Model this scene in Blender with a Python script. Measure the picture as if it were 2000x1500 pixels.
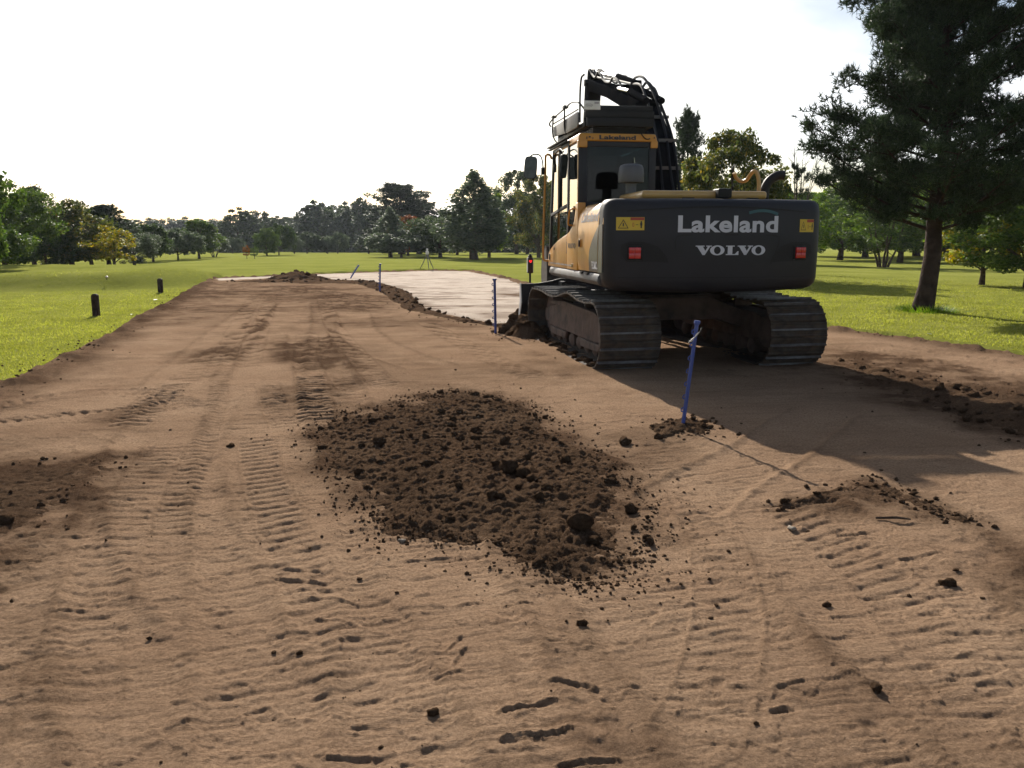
import bpy, bmesh, math, random
import numpy as np
from mathutils import Vector, Matrix

for _o in list(bpy.data.objects):
    bpy.data.objects.remove(_o)
SC = bpy.context.scene
COL = SC.collection
R = math.radians

# ------------------------------------------------------------------ camera
CAM_H = 1.42
FPX = 1618.0                      # focal length in photograph pixels (2000 wide)
PITCH = math.atan((750.0 - 472.0) / FPX)
cam_data = bpy.data.cameras.new('camera')
cam_data.sensor_width = 36.0
cam_data.lens = FPX / 2000.0 * 36.0
cam_data.clip_start = 0.05
cam_data.clip_end = 6000.0
cam = bpy.data.objects.new('camera', cam_data)
COL.objects.link(cam)
cam.location = (0, 0, CAM_H)
cam.rotation_euler = (R(90) - PITCH, 0, 0)
SC.camera = cam

# ------------------------------------------------------------------ sky, sun, exposure
SUN_EL = R(27.8)
SUN_AZ = R(-14.4)                 # from +Y towards +X
SUN_DIR = Vector((math.sin(SUN_AZ) * math.cos(SUN_EL), math.cos(SUN_AZ) * math.cos(SUN_EL), math.sin(SUN_EL)))
world = bpy.data.worlds.new('World')
SC.world = world
world.use_nodes = True
wn, wl = world.node_tree.nodes, world.node_tree.links
wn.clear()
w_out = wn.new('ShaderNodeOutputWorld')
w_bg = wn.new('ShaderNodeBackground')
w_sky = wn.new('ShaderNodeTexSky')
w_sky.sky_type = 'NISHITA'
w_sky.sun_disc = False
w_sky.sun_elevation = SUN_EL
w_sky.sun_rotation = SUN_AZ
w_sky.altitude = 50
w_sky.air_density = 1.0
w_sky.dust_density = 1.6
w_sky.ozone_density = 1.0
w_tc = wn.new('ShaderNodeTexCoord')
w_sep = wn.new('ShaderNodeSeparateXYZ')
wl.new(w_tc.outputs['Generated'], w_sep.inputs[0])


def wmath(op, a, b=None):
    n = wn.new('ShaderNodeMath')
    n.operation = op
    for i, v in enumerate((a, b)):
        if v is None:
            continue
        if isinstance(v, (int, float)):
            n.inputs[i].default_value = v
        else:
            wl.new(v, n.inputs[i])
    return n.outputs[0]


w_z = wmath('ADD', wmath('MAXIMUM', w_sep.outputs[2], 0.0), 0.16)
w_cmb = wn.new('ShaderNodeCombineXYZ')
wl.new(wmath('DIVIDE', w_sep.outputs[0], w_z), w_cmb.inputs[0])
wl.new(wmath('DIVIDE', w_sep.outputs[1], w_z), w_cmb.inputs[1])
w_cmb.inputs[2].default_value = 3.7
w_noise = wn.new('ShaderNodeTexNoise')
w_noise.inputs['Scale'].default_value = 0.85
w_noise.inputs['Detail'].default_value = 7.0
w_noise.inputs['Roughness'].default_value = 0.55
wl.new(w_cmb.outputs[0], w_noise.inputs['Vector'])
w_ramp = wn.new('ShaderNodeValToRGB')          # even cloud cover over the whole dome
w_ramp.color_ramp.elements[0].position = 0.44
w_ramp.color_ramp.elements[1].position = 0.64
wl.new(w_noise.outputs['Fac'], w_ramp.inputs[0])
w_bw = wn.new('ShaderNodeRGBToBW')
wl.new(w_sky.outputs[0], w_bw.inputs[0])
w_cl = wn.new('ShaderNodeCombineColor')
for i, k in enumerate((1.50, 1.54, 1.59)):      # clouds: white, lit like the sky behind them
    wl.new(wmath('MULTIPLY', w_bw.outputs[0], k), w_cl.inputs[i])
w_mix = wn.new('ShaderNodeMix')
w_mix.data_type = 'RGBA'
wl.new(w_ramp.outputs[0], w_mix.inputs[0])
wl.new(w_sky.outputs[0], w_mix.inputs[6])
wl.new(w_cl.outputs[0], w_mix.inputs[7])
wl.new(w_mix.outputs[2], w_bg.inputs['Color'])
w_bg.inputs['Strength'].default_value = 0.072
wl.new(w_bg.outputs[0], w_out.inputs[0])

sun_data = bpy.data.lights.new('sun', 'SUN')
sun_data.energy = 5.0
sun_data.angle = R(0.53)
sun_data.color = (1.0, 0.93, 0.82)
sun = bpy.data.objects.new('sun', sun_data)
COL.objects.link(sun)
sun.rotation_euler = SUN_DIR.to_track_quat('Z', 'Y').to_euler()
sun.location = (0, 0, 60)

SC.view_settings.view_transform = 'Standard'
SC.view_settings.look = 'None'
SC.view_settings.gamma = 1.0
SC.view_settings.use_curve_mapping = False
SC.view_settings.exposure = 0.78
SC.render.engine = 'CYCLES'
SC.cycles.max_bounces = 7
SC.cycles.diffuse_bounces = 3
SC.cycles.glossy_bounces = 3
SC.cycles.transmission_bounces = 4
SC.cycles.transparent_max_bounces = 8
SC.cycles.caustics_reflective = False
SC.cycles.caustics_refractive = False

# ------------------------------------------------------------------ photograph pixel -> place on the ground
_CP, _SP = math.cos(PITCH), math.sin(PITCH)


def pix_ray(x, y):
    a, b = (x - 1000.0) / FPX, -(y - 750.0) / FPX
    return Vector((a, _CP + b * _SP, -_SP + b * _CP))


def gp(x, y, z=0.0):
    r = pix_ray(x, y)
    t = (z - CAM_H) / r.z
    return Vector((r.x * t, r.y * t, z))


# ------------------------------------------------------------------ noise
def _hash(ix, iy, seed):
    n = (ix.astype(np.int64) * 374761393 + iy.astype(np.int64) * 668265263 + seed * 974634321) & 0xffffffff
    n = ((n ^ (n >> 13)) * 1274126177) & 0xffffffff
    n = n ^ (n >> 16)
    return (n & 0xffffff).astype(np.float64) / float(0xffffff)


def vnoise(x, y, seed=0):
    ix, iy = np.floor(x), np.floor(y)
    fx, fy = x - ix, y - iy
    fx, fy = fx * fx * (3 - 2 * fx), fy * fy * (3 - 2 * fy)
    a, b = _hash(ix, iy, seed), _hash(ix + 1, iy, seed)
    c, d = _hash(ix, iy + 1, seed), _hash(ix + 1, iy + 1, seed)
    return (a + (b - a) * fx) * (1 - fy) + (c + (d - c) * fx) * fy


def fbm(x, y, seed=0, octv=4, gain=0.5):
    s, amp, tot = 0.0, 1.0, 0.0
    for i in range(octv):
        s = s + amp * vnoise(x * (2.03 ** i) + 17.3 * i, y * (2.03 ** i) - 9.1 * i, seed + i)
        tot += amp
        amp *= gain
    return s / tot


def sstep(a, b, x):
    t = np.clip((x - a) / (b - a), 0, 1)
    return t * t * (3 - 2 * t)


def poly_sd(px, py, poly):
    """signed distance to a polygon, positive inside"""
    d2 = np.full(px.shape, 1e18)
    inside = np.zeros(px.shape, bool)
    n = len(poly)
    for i in range(n):
        x0, y0 = poly[i]
        x1, y1 = poly[(i + 1) % n]
        dx, dy = x1 - x0, y1 - y0
        t = np.clip(((px - x0) * dx + (py - y0) * dy) / (dx * dx + dy * dy + 1e-12), 0, 1)
        d2 = np.minimum(d2, (px - x0 - t * dx) ** 2 + (py - y0 - t * dy) ** 2)
        if y0 != y1:
            cond = ((y0 > py) != (y1 > py)) & (px < (x1 - x0) * (py - y0) / (y1 - y0) + x0)
            inside ^= cond
    d = np.sqrt(d2)
    return np.where(inside, d, -d)


# ------------------------------------------------------------------ objects
def new_mesh(name, verts, faces, smooth=True, angle=None):
    me = bpy.data.meshes.new(name)
    if isinstance(faces, np.ndarray):
        nf, k = faces.shape
        me.vertices.add(len(verts))
        me.vertices.foreach_set('co', np.asarray(verts, np.float32).ravel())
        me.loops.add(nf * k)
        me.loops.foreach_set('vertex_index', faces.astype(np.int32).ravel())
        me.polygons.add(nf)
        me.polygons.foreach_set('loop_start', np.arange(0, nf * k, k, dtype=np.int32))
        me.update(calc_edges=True)
    else:
        me.from_pydata([tuple(v) for v in verts], [], faces)
        me.update()
    me.polygons.foreach_set('use_smooth', [bool(smooth)] * len(me.polygons))
    if angle is not None:
        me.set_sharp_from_angle(angle=R(angle))
    return me


def link(name, me, mat=None, parent=None, label=None, cat=None, group=None, kind=None):
    o = bpy.data.objects.new(name, me)
    COL.objects.link(o)
    if mat is not None and me is not None and not me.materials:
        me.materials.append(mat)
    if parent is not None:
        o.parent = parent
    for k, v in (('label', label), ('category', cat), ('group', group), ('kind', kind)):
        if v:
            o[k] = v
    return o


def empty(name, loc, rz=0.0, label=None, cat=None, group=None):
    o = link(name, None, label=label, cat=cat, group=group)
    o.location = loc
    o.rotation_euler = (0, 0, rz)
    o.empty_display_size = 0.3
    return o


# ------------------------------------------------------------------ materials
def nt(name):
    m = bpy.data.materials.new(name)
    m.use_nodes = True
    n, l = m.node_tree.nodes, m.node_tree.links
    n.clear()
    out = n.new('ShaderNodeOutputMaterial')
    return m, n, l, out


def pm(name, col, rough=0.6, metal=0.0, spec=0.5, var=0.0, vscale=6.0, col2=None, bump=0.0, bscale=40.0, coat=0.0, grime=None, gscale=3.0, gamt=0.5):
    """procedural painted / plain material: base colour with noise wear, roughness and fine relief"""
    m, n, l, out = nt(name)
    b = n.new('ShaderNodeBsdfPrincipled')
    l.new(b.outputs[0], out.inputs[0])
    b.inputs['Roughness'].default_value = rough
    b.inputs['Metallic'].default_value = metal
    b.inputs['Specular IOR Level'].default_value = spec
    b.inputs['Coat Weight'].default_value = coat
    b.inputs['Coat Roughness'].default_value = 0.12
    tc = n.new('ShaderNodeTexCoord')
    src = None
    if col2 is None:
        col2 = tuple(c * (1 - var) for c in col)
    no = n.new('ShaderNodeTexNoise')
    no.inputs['Scale'].default_value = vscale
    no.inputs['Detail'].default_value = 5
    l.new(tc.outputs['Object'], no.inputs['Vector'])
    mx = n.new('ShaderNodeMix')
    mx.data_type = 'RGBA'
    rp = n.new('ShaderNodeMapRange')
    rp.inputs[1].default_value, rp.inputs[2].default_value = 0.35, 0.65
    l.new(no.outputs['Fac'], rp.inputs[0])
    l.new(rp.outputs[0], mx.inputs[0])
    mx.inputs[6].default_value = (*col, 1)
    mx.inputs[7].default_value = (*col2, 1)
    src = mx.outputs[2]
    if grime is not None:
        g = n.new('ShaderNodeTexNoise')
        g.inputs['Scale'].default_value = gscale
        g.inputs['Detail'].default_value = 8
        g.inputs['Roughness'].default_value = 0.65
        l.new(tc.outputs['Object'], g.inputs['Vector'])
        gr = n.new('ShaderNodeMapRange')
        gr.inputs[1].default_value, gr.inputs[2].default_value = 0.42, 0.72
        gr.inputs[4].default_value = gamt
        l.new(g.outputs['Fac'], gr.inputs[0])
        m2 = n.new('ShaderNodeMix')
        m2.data_type = 'RGBA'
        l.new(gr.outputs[0], m2.inputs[0])
        l.new(src, m2.inputs[6])
        m2.inputs[7].default_value = (*grime, 1)
        src = m2.outputs[2]
        ra = n.new('ShaderNodeMapRange')
        ra.inputs[3].default_value, ra.inputs[4].default_value = rough, min(1, rough + 0.4)
        l.new(gr.outputs[0], ra.inputs[0])
        l.new(ra.outputs[0], b.inputs['Roughness'])
    l.new(src, b.inputs['Base Color'])
    if bump > 0:
        bn = n.new('ShaderNodeTexNoise')
        bn.inputs['Scale'].default_value = bscale
        bn.inputs['Detail'].default_value = 6
        l.new(tc.outputs['Object'], bn.inputs['Vector'])
        bp = n.new('ShaderNodeBump')
        bp.inputs['Strength'].default_value = 0.8
        bp.inputs['Distance'].default_value = bump
        l.new(bn.outputs['Fac'], bp.inputs['Height'])
        l.new(bp.outputs[0], b.inputs['Normal'])
    return m


def leaf_mat(name, cols, trans=0.35, rough=0.55, pos=None, spec=0.12):
    """foliage: colour differs leaf by leaf and clump by clump; light shines through"""
    m, n, l, out = nt(name)
    geo = n.new('ShaderNodeNewGeometry')
    rp = n.new('ShaderNodeValToRGB')
    e = rp.color_ramp.elements
    while len(e) < len(cols):
        e.new(0.5)
    for i, c in enumerate(cols):
        e[i].position = pos[i] if pos else i / max(1, len(cols) - 1)
        e[i].color = (*c, 1)
    l.new(geo.outputs['Random Per Island'], rp.inputs[0])
    tc = n.new('ShaderNodeTexCoord')
    no = n.new('ShaderNodeTexNoise')
    no.inputs['Scale'].default_value = 1.1
    no.inputs['Detail'].default_value = 3
    l.new(tc.outputs['Object'], no.inputs['Vector'])
    mr = n.new('ShaderNodeMapRange')
    mr.inputs[1].default_value, mr.inputs[2].default_value = 0.3, 0.7
    mr.inputs[3].default_value, mr.inputs[4].default_value = 0.72, 1.3
    l.new(no.outputs['Fac'], mr.inputs[0])
    ml = n.new('ShaderNodeMix')
    ml.data_type = 'RGBA'
    ml.blend_type = 'MULTIPLY'
    ml.inputs[0].default_value = 1
    l.new(rp.outputs[0], ml.inputs[6])
    l.new(mr.outputs[0], ml.inputs[7])
    b = n.new('ShaderNodeBsdfPrincipled')
    b.inputs['Roughness'].default_value = rough
    b.inputs['Specular IOR Level'].default_value = spec
    l.new(ml.outputs[2], b.inputs['Base Color'])
    tr = n.new('ShaderNodeBsdfTranslucent')
    hs = n.new('ShaderNodeHueSaturation')
    hs.inputs['Saturation'].default_value = 1.15
    hs.inputs['Value'].default_value = 1.5
    l.new(ml.outputs[2], hs.inputs['Color'])
    l.new(hs.outputs[0], tr.inputs[0])
    mx = n.new('ShaderNodeMixShader')
    mx.inputs[0].default_value = trans
    l.new(b.outputs[0], mx.inputs[1])
    l.new(tr.outputs[0], mx.inputs[2])
    l.new(mx.outputs[0], out.inputs[0])
    return m


def soil_mat(name, dry, damp_shade, bump=0.012, attr=None, streak=0.0):
    m, n, l, out = nt(name)
    b = n.new('ShaderNodeBsdfPrincipled')
    b.inputs['Roughness'].default_value = 0.95
    b.inputs['Specular IOR Level'].default_value = 0.0
    l.new(b.outputs[0], out.inputs[0])
    tc = n.new('ShaderNodeTexCoord')

    def noise(scale, det=5, rgh=0.6):
        x = n.new('ShaderNodeTexNoise')
        x.inputs['Scale'].default_value = scale
        x.inputs['Detail'].default_value = det
        x.inputs['Roughness'].default_value = rgh
        l.new(tc.outputs['Object'], x.inputs['Vector'])
        return x.outputs['Fac']

    def rng(s, a, b_, c, d):
        x = n.new('ShaderNodeMapRange')
        for i, v in enumerate((a, b_, c, d)):
            x.inputs[i + 1].default_value = v
        l.new(s, x.inputs[0])
        return x.outputs[0]

    def mix(f, c1, c2, mode='MIX'):
        x = n.new('ShaderNodeMix')
        x.data_type = 'RGBA'
        x.blend_type = mode
        for i, v in ((0, f), (6, c1), (7, c2)):
            if isinstance(v, tuple):
                x.inputs[i].default_value = (*v, 1)
            elif isinstance(v, (int, float)):
                x.inputs[i].default_value = v
            else:
                l.new(v, x.inputs[i])
        return x.outputs[2]

    if attr:
        at = n.new('ShaderNodeAttribute')
        at.attribute_name = attr
        f = at.outputs['Fac']
    else:
        f = rng(noise(2.2), 0.3, 0.7, 0, 1)
    c = mix(f, dry, damp_shade)
    c = mix(rng(noise(1.3, 6), 0.35, 0.65, 0, 1), c, mix(1.0, c, (0.80, 0.77, 0.76), 'MULTIPLY'))
    c = mix(rng(noise(70, 4, 0.7), 0.35, 0.68, 0.0, 1.0), c, mix(1.0, c, (0.56, 0.54, 0.53), 'MULTIPLY'))
    c = mix(rng(noise(310, 3, 0.7), 0.58, 0.70, 0.0, 0.55), c, (0.42, 0.31, 0.22))
    l.new(c, b.inputs['Base Color'])
    h1, h2 = noise(60, 7, 0.75), noise(260, 4, 0.75)
    ad = n.new('ShaderNodeMath')
    ad.operation = 'MULTIPLY_ADD'
    l.new(h2, ad.inputs[0])
    ad.inputs[1].default_value = 0.7
    l.new(h1, ad.inputs[2])
    bp = n.new('ShaderNodeBump')
    bp.inputs['Strength'].default_value = 0.9
    bp.inputs['Distance'].default_value = bump
    l.new(ad.outputs[0], bp.inputs['Height'])
    if streak > 0:                       # fine drag lines and torn lips left by tracks and blade
        def lines(rot, sx, sy, lo, hi):
            mp = n.new('ShaderNodeMapping')
            mp.inputs['Rotation'].default_value = (0, 0, rot)
            mp.inputs['Scale'].default_value = (sx, sy, 1)
            l.new(tc.outputs['Object'], mp.inputs['Vector'])
            x = n.new('ShaderNodeTexNoise')
            x.inputs['Scale'].default_value = 1.0
            x.inputs['Detail'].default_value = 6
            x.inputs['Roughness'].default_value = 0.62
            x.inputs['Distortion'].default_value = 0.35
            l.new(mp.outputs[0], x.inputs['Vector'])
            return rng(x.outputs['Fac'], lo, hi, 0, 1)
        def mul(a, c):
            x = n.new('ShaderNodeMath')
            x.operation = 'MULTIPLY'
            l.new(a, x.inputs[0])
            l.new(c, x.inputs[1])
            return x.outputs[0]
        hs = n.new('ShaderNodeMath')
        hs.operation = 'ADD'
        l.new(mul(lines(R(-10), 3.0, 42, 0.42, 0.62), rng(noise(0.9, 4), 0.42, 0.62, 0.08, 1.0)), hs.inputs[0])
        l.new(mul(lines(R(-16), 5.0, 80, 0.52, 0.64), rng(noise(1.7, 4), 0.45, 0.6, 0.0, 1.0)), hs.inputs[1])
        sb = n.new('ShaderNodeBump')
        sb.inputs['Strength'].default_value = 0.75
        sb.inputs['Distance'].default_value = streak
        l.new(hs.outputs[0], sb.inputs['Height'])
        l.new(bp.outputs[0], sb.inputs['Normal'])
        bp = sb
    l.new(bp.outputs[0], b.inputs['Normal'])
    return m
# ================================================================== GROUND
def w2(p, z=0.0):
    v = gp(p[0], p[1], z)
    return (v.x, v.y)


# outline of the stripped earth platform (walked round on the ground)
PAD = [(-4.6, -12.0), (-4.75, 2.0), w2((0, 758)), w2((90, 712)), w2((180, 672)), w2((250, 637)), w2((330, 590)), w2((385, 560)),
       w2((412, 543)), w2((640, 534)), w2((840, 527.5)), w2((925, 529)), w2((985, 541)), w2((1060, 562)),
       (3.4, 22.0), (4.6, 15.6), w2((1622, 642)), w2((1800, 663)), w2((2000, 696)), (7.6, 7.0), (8.2, 2.0), (8.2, -12.0)]
SAND = [w2((412, 543)), w2((640, 534)), w2((840, 528)), w2((925, 529.5)), w2((985, 541.5)), w2((1060, 562)), (3.4, 22.0), (3.3, 15.5),
        w2((1040, 640)), w2((960, 636)), w2((900, 623)), w2((830, 610)), w2((800, 594)), w2((775, 577)), w2((745, 565)), w2((690, 553)),
        w2((640, 546)), w2((540, 542)), w2((470, 546)), w2((420, 548))]


def tee_mound(x, y):
    d = np.sqrt(((x + 19.5) / 9.5) ** 2 + ((y - 31.5) / 5.2) ** 2)
    return 0.50 * (1 - sstep(0.72, 1.04, d))


def lawn_z(x, y):
    x, y = np.asarray(x, float), np.asarray(y, float)
    r = np.sqrt(x * x + y * y)
    side = sstep(-3.0, 5.0, x)
    base = -0.16 + 0.20 * np.maximum(side, sstep(28, 40, y))
    roll = 0.10 * (fbm(x * 0.05, y * 0.05, 5, 2) - 0.5) * sstep(10, 40, r) + 0.5 * (fbm(x * 0.012, y * 0.012, 9, 2) - 0.5) * sstep(60, 200, r)
    drop = -1.3 * sstep(70, 240, y) * (1 - 0.4 * sstep(10, 40, x))
    return base + roll + drop + tee_mound(x, y)


def polar_grid(angles, radii):
    A, RR = np.meshgrid(angles, radii)
    x, y = RR * np.sin(A), RR * np.cos(A)
    nr, na = x.shape
    i = np.arange(nr - 1)[:, None] * na + np.arange(na - 1)[None, :]
    faces = np.stack([i, i + 1, i + 1 + na, i + na], -1).reshape(-1, 4)[:, ::-1]
    return x.ravel(), y.ravel(), faces


def ramp_angles(dense, n1, n2):
    a = np.linspace(-dense, dense, n1)
    b = np.linspace(dense, 2 * math.pi - dense, n2)[1:]
    return np.concatenate([a, b])


M_LAWN, n, l, out = nt('mown_lawn')
_b = n.new('ShaderNodeBsdfPrincipled')
_b.inputs['Roughness'].default_value = 0.85
_b.inputs['Specular IOR Level'].default_value = 0.0
_tc = n.new('ShaderNodeTexCoord')


def _noise(s, d=5, r=0.6):
    x = n.new('ShaderNodeTexNoise')
    x.inputs['Scale'].default_value = s
    x.inputs['Detail'].default_value = d
    x.inputs['Roughness'].default_value = r
    l.new(_tc.outputs['Object'], x.inputs['Vector'])
    return x.outputs['Fac']


_r = n.new('ShaderNodeValToRGB')
for _i, (_p, _c) in enumerate(((0.28, (0.155, 0.168, 0.034)), (0.5, (0.248, 0.262, 0.056)), (0.72, (0.315, 0.315, 0.088)))):  # backlit glow of the grass is put into these sheet colours
    if _i > 1:
        _r.color_ramp.elements.new(_p)
    _r.color_ramp.elements[_i].position = _p
    _r.color_ramp.elements[_i].color = (*_c, 1)
_mm = n.new('ShaderNodeMath')
_mm.operation = 'MULTIPLY_ADD'
l.new(_noise(0.35, 4), _mm.inputs[0])
_mm.inputs[1].default_value = 0.6
_m3 = n.new('ShaderNodeMath')
_m3.operation = 'MULTIPLY'
l.new(_noise(9, 6, 0.75), _m3.inputs[0])
_m3.inputs[1].default_value = 0.4
l.new(_m3.outputs[0], _mm.inputs[2])
l.new(_mm.outputs[0], _r.inputs[0])
l.new(_r.outputs[0], _b.inputs['Base Color'])
_bp = n.new('ShaderNodeBump')
_bp.inputs['Strength'].default_value = 1.0
_bp.inputs['Distance'].default_value = 0.05
l.new(_noise(22, 6, 0.8), _bp.inputs['Height'])
l.new(_bp.outputs[0], _b.inputs['Normal'])
_tr = n.new('ShaderNodeBsdfTranslucent')
l.new(_r.outputs[0], _tr.inputs[0])
l.new(_b.outputs[0], out.inputs[0])

# ---- lawn, one sheet to the horizon
_ang = ramp_angles(R(46), 300, 90)
_rad = np.concatenate([np.geomspace(4, 60, 150), np.geomspace(62, 880, 60)])
gx, gy, gf = polar_grid(_ang, _rad)
gz = lawn_z(gx, gy)
_sd = poly_sd(gx, gy, PAD)
gz = gz + 0.03 * (fbm(gx * 2.5, gy * 2.5, 31, 3) - 0.5) * (np.hypot(gx, gy) < 60)
gz = gz - 0.7 * np.clip((_sd + 0.02) / 0.35, 0, 1)
lawn_me = new_mesh('lawn', np.stack([gx, gy, gz], 1), gf)
lawn = link('lawn', lawn_me, M_LAWN, kind='structure')
del gx, gy, gz, gf

# ---- stripped earth
TRK = []          # (kind, points, width, pitch, depth, skew)


def trk(kind, pts, width, pitch, depth, skew=0.0, soft=0.5):
    TRK.append((kind, [w2(p) for p in pts], width, pitch, depth, skew, soft))


trk('crawler', [(700, 1620), (600, 1250), (530, 1000), (500, 860), (520, 740), (560, 640), (575, 590)], 0.72, 0.172, 0.016)
trk('lug', [(700, 1420), (660, 1300), (610, 1160), (560, 1040), (515, 930), (500, 850)], 0.24, 0.105, 0.014, 0.25)
trk('lug', [(1150, 1560), (1090, 1380), (1040, 1240), (1010, 1150)], 0.22, 0.105, 0.009, -0.3)
trk('lug', [(1330, 1500), (1400, 1330), (1420, 1180), (1400, 1060), (1340, 960)], 0.24, 0.11, 0.008, 0.3)
trk('lug', [(1990, 1460), (1850, 1280), (1740, 1150), (1640, 1060), (1520, 980)], 0.30, 0.115, 0.012, 0.5)
trk('lug', [(120, 1500), (150, 1300), (200, 1120), (260, 980), (330, 860)], 0.26, 0.11, 0.008, -0.3)
trk('lug', [(760, 760), (700, 700), (660, 650), (640, 610), (630, 580)], 0.28, 0.12, 0.016, 0.2)
trk('lug', [(480, 720), (500, 660), (520, 610), (530, 575)], 0.28, 0.12, 0.016, -0.2)
trk('lug', [(420, 740), (450, 670), (480, 610), (500, 575)], 0.28, 0.12, 0.014, 0.2)
trk('lug', [(330, 1120), (340, 1000), (390, 880), (420, 800), (430, 740)], 0.2, 0.10, 0.010, -0.2)
trk('lug', [(620, 830), (610, 760), (600, 700), (600, 650)], 0.3, 0.13, 0.026, 0.1)
trk('lug', [(1050, 740), (960, 700), (880, 660), (830, 630)], 0.3, 0.13, 0.016, 0.1)
trk('lug', [(240, 840), (330, 760), (420, 690), (500, 630)], 0.3, 0.13, 0.016, 0.1)
trk('crawler', [(905, 1560), (850, 1250), (800, 1050), (770, 950)], 0.66, 0.172, 0.015, 0.12)
trk('crawler', [(2050, 1500), (1800, 1230), (1600, 1050), (1380, 920), (1220, 850)], 0.78, 0.172, 0.017, 0.10)
trk('crawler', [(1700, 1640), (1420, 1300), (1240, 1120), (1180, 1040)], 0.7, 0.172, 0.013, 0.1)
trk('crawler', [(430, 1500), (330, 1200), (300, 1000), (330, 860), (400, 760)], 0.7, 0.16, 0.008, -0.1)
trk('crawler', [(660, 800), (640, 740), (610, 690), (600, 650)], 0.55, 0.2, 0.026)
trk('chevron', [(380, 800), (300, 770), (200, 765), (80, 780), (-80, 820)], 0.34, 0.12, 0.022, 0.9)
trk('chevron', [(-60, 835), (120, 812), (280, 792), (340, 770)], 0.16, 0.10, 0.03, 0.6)
trk('chevron', [(560, 840), (535, 790), (520, 745)], 0.22, 0.12, 0.032, 0.5)
trk('chevron', [(2060, 740), (1900, 715), (1760, 695), (1640, 672)], 0.34, 0.13, 0.024, 0.8)
trk('chevron', [(2060, 720), (1850, 690), (1700, 668)], 0.16, 0.2, 0.03, 0.4)
trk('chevron', [(700, 770), (660, 720), (640, 680)], 0.3, 0.12, 0.02, 0.8)
trk('crawler', [(850, 720), (760, 690), (700, 650), (690, 610)], 0.6, 0.172, 0.012)
trk('crawler', [(330, 760), (400, 690), (470, 630), (520, 590)], 0.6, 0.172, 0.012)
trk('crawler', [(1300, 1000), (1400, 930), (1500, 880), (1620, 800)], 0.5, 0.172, 0.014, 0.3)
trk('crawler', [(150, 1320), (70, 1120), (60, 980)], 0.6, 0.172, 0.012, 0.2)

# single gouges and torn slots: (x0,y0,x1,y1, depth)
GOUGE = [(985, 1388, 1075, 1372, .05), (990, 1442, 1110, 1428, .06), (1085, 1333, 1150, 1345, .045), (800, 1092, 890, 1083, .05), (800, 1065, 870, 1060, .035),
         (1095, 1495, 1200, 1486, .05), (975, 1160, 1010, 1157, .035), (990, 1182, 1030, 1178, .04), (905, 1178, 935, 1174, .03), (690, 1135, 735, 1130, .03),
         (560, 1110, 620, 1113, .04), (535, 1128, 630, 1136, .045), (590, 1148, 640, 1151, .035), (610, 1165, 690, 1172, .03), (620, 1205, 690, 1215, .025),
         (0, 822, 120, 808, .06), (120, 808, 270, 797, .05), (550, 768, 690, 760, .05), (550, 780, 680, 773, .05), (555, 792, 650, 786, .045), (540, 757, 640, 752, .04),
         (1540, 985, 1640, 975, .05), (1640, 1044, 1690, 1040, .05), (1760, 1092, 1830, 1083, .04), (1680, 1072, 1740, 1065, .03), (1520, 1340, 1570, 1330, .03),
         (1700, 1452, 1850, 1420, .014), (1780, 1466, 1900, 1437, .012), (1840, 1492, 1990, 1455, .012), (1630, 1205, 1700, 1195, .03), (1835, 1140, 1860, 1138, .05),
         (1330, 1388, 1360, 1383, .045), (1510, 1388, 1535, 1383, .05), (1250, 870, 1330, 862, .035), (1220, 890, 1310, 880, .03), (1260, 905, 1330, 897, .03),
         (1130, 828, 1230, 820, .03), (880, 980, 990, 972, .0), (1300, 1150, 1340, 1145, .02), (120, 1050, 190, 1040, .03), (30, 1095, 75, 1092, .04),
         (580, 690, 640, 686, .05), (560, 700, 630, 695, .05), (560, 672, 620, 668, .05), (600, 660, 660, 655, .04), (640, 715, 700, 708, .03), (400, 690, 470, 684, .04),
         (300, 1175, 360, 1168, .02), (80, 1270, 160, 1258, .02), (370, 1405, 470, 1392, .018), (120, 1190, 150, 1187, .03), (450, 1050, 520, 1040, .02),
         (480, 1383, 520, 1373, .03), (850, 1320, 900, 1305, .03), (870, 1270, 900, 1240, .03), (890, 1290, 910, 1262, .03), (640, 1478, 720, 1470, .03), (1360, 1260, 1400, 1250, .02)]
HEAP_PX = [(600, 842), (650, 808), (730, 790), (830, 772), (880, 758), (960, 768), (1060, 790), (1120, 852), (1200, 905), (1255, 962), (1275, 1030), (1245, 1085), (1190, 1125), (1120, 1120), (1040, 1085), (960, 1045), (860, 1030), (765, 1032), (715, 985), (655, 915)]
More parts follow.
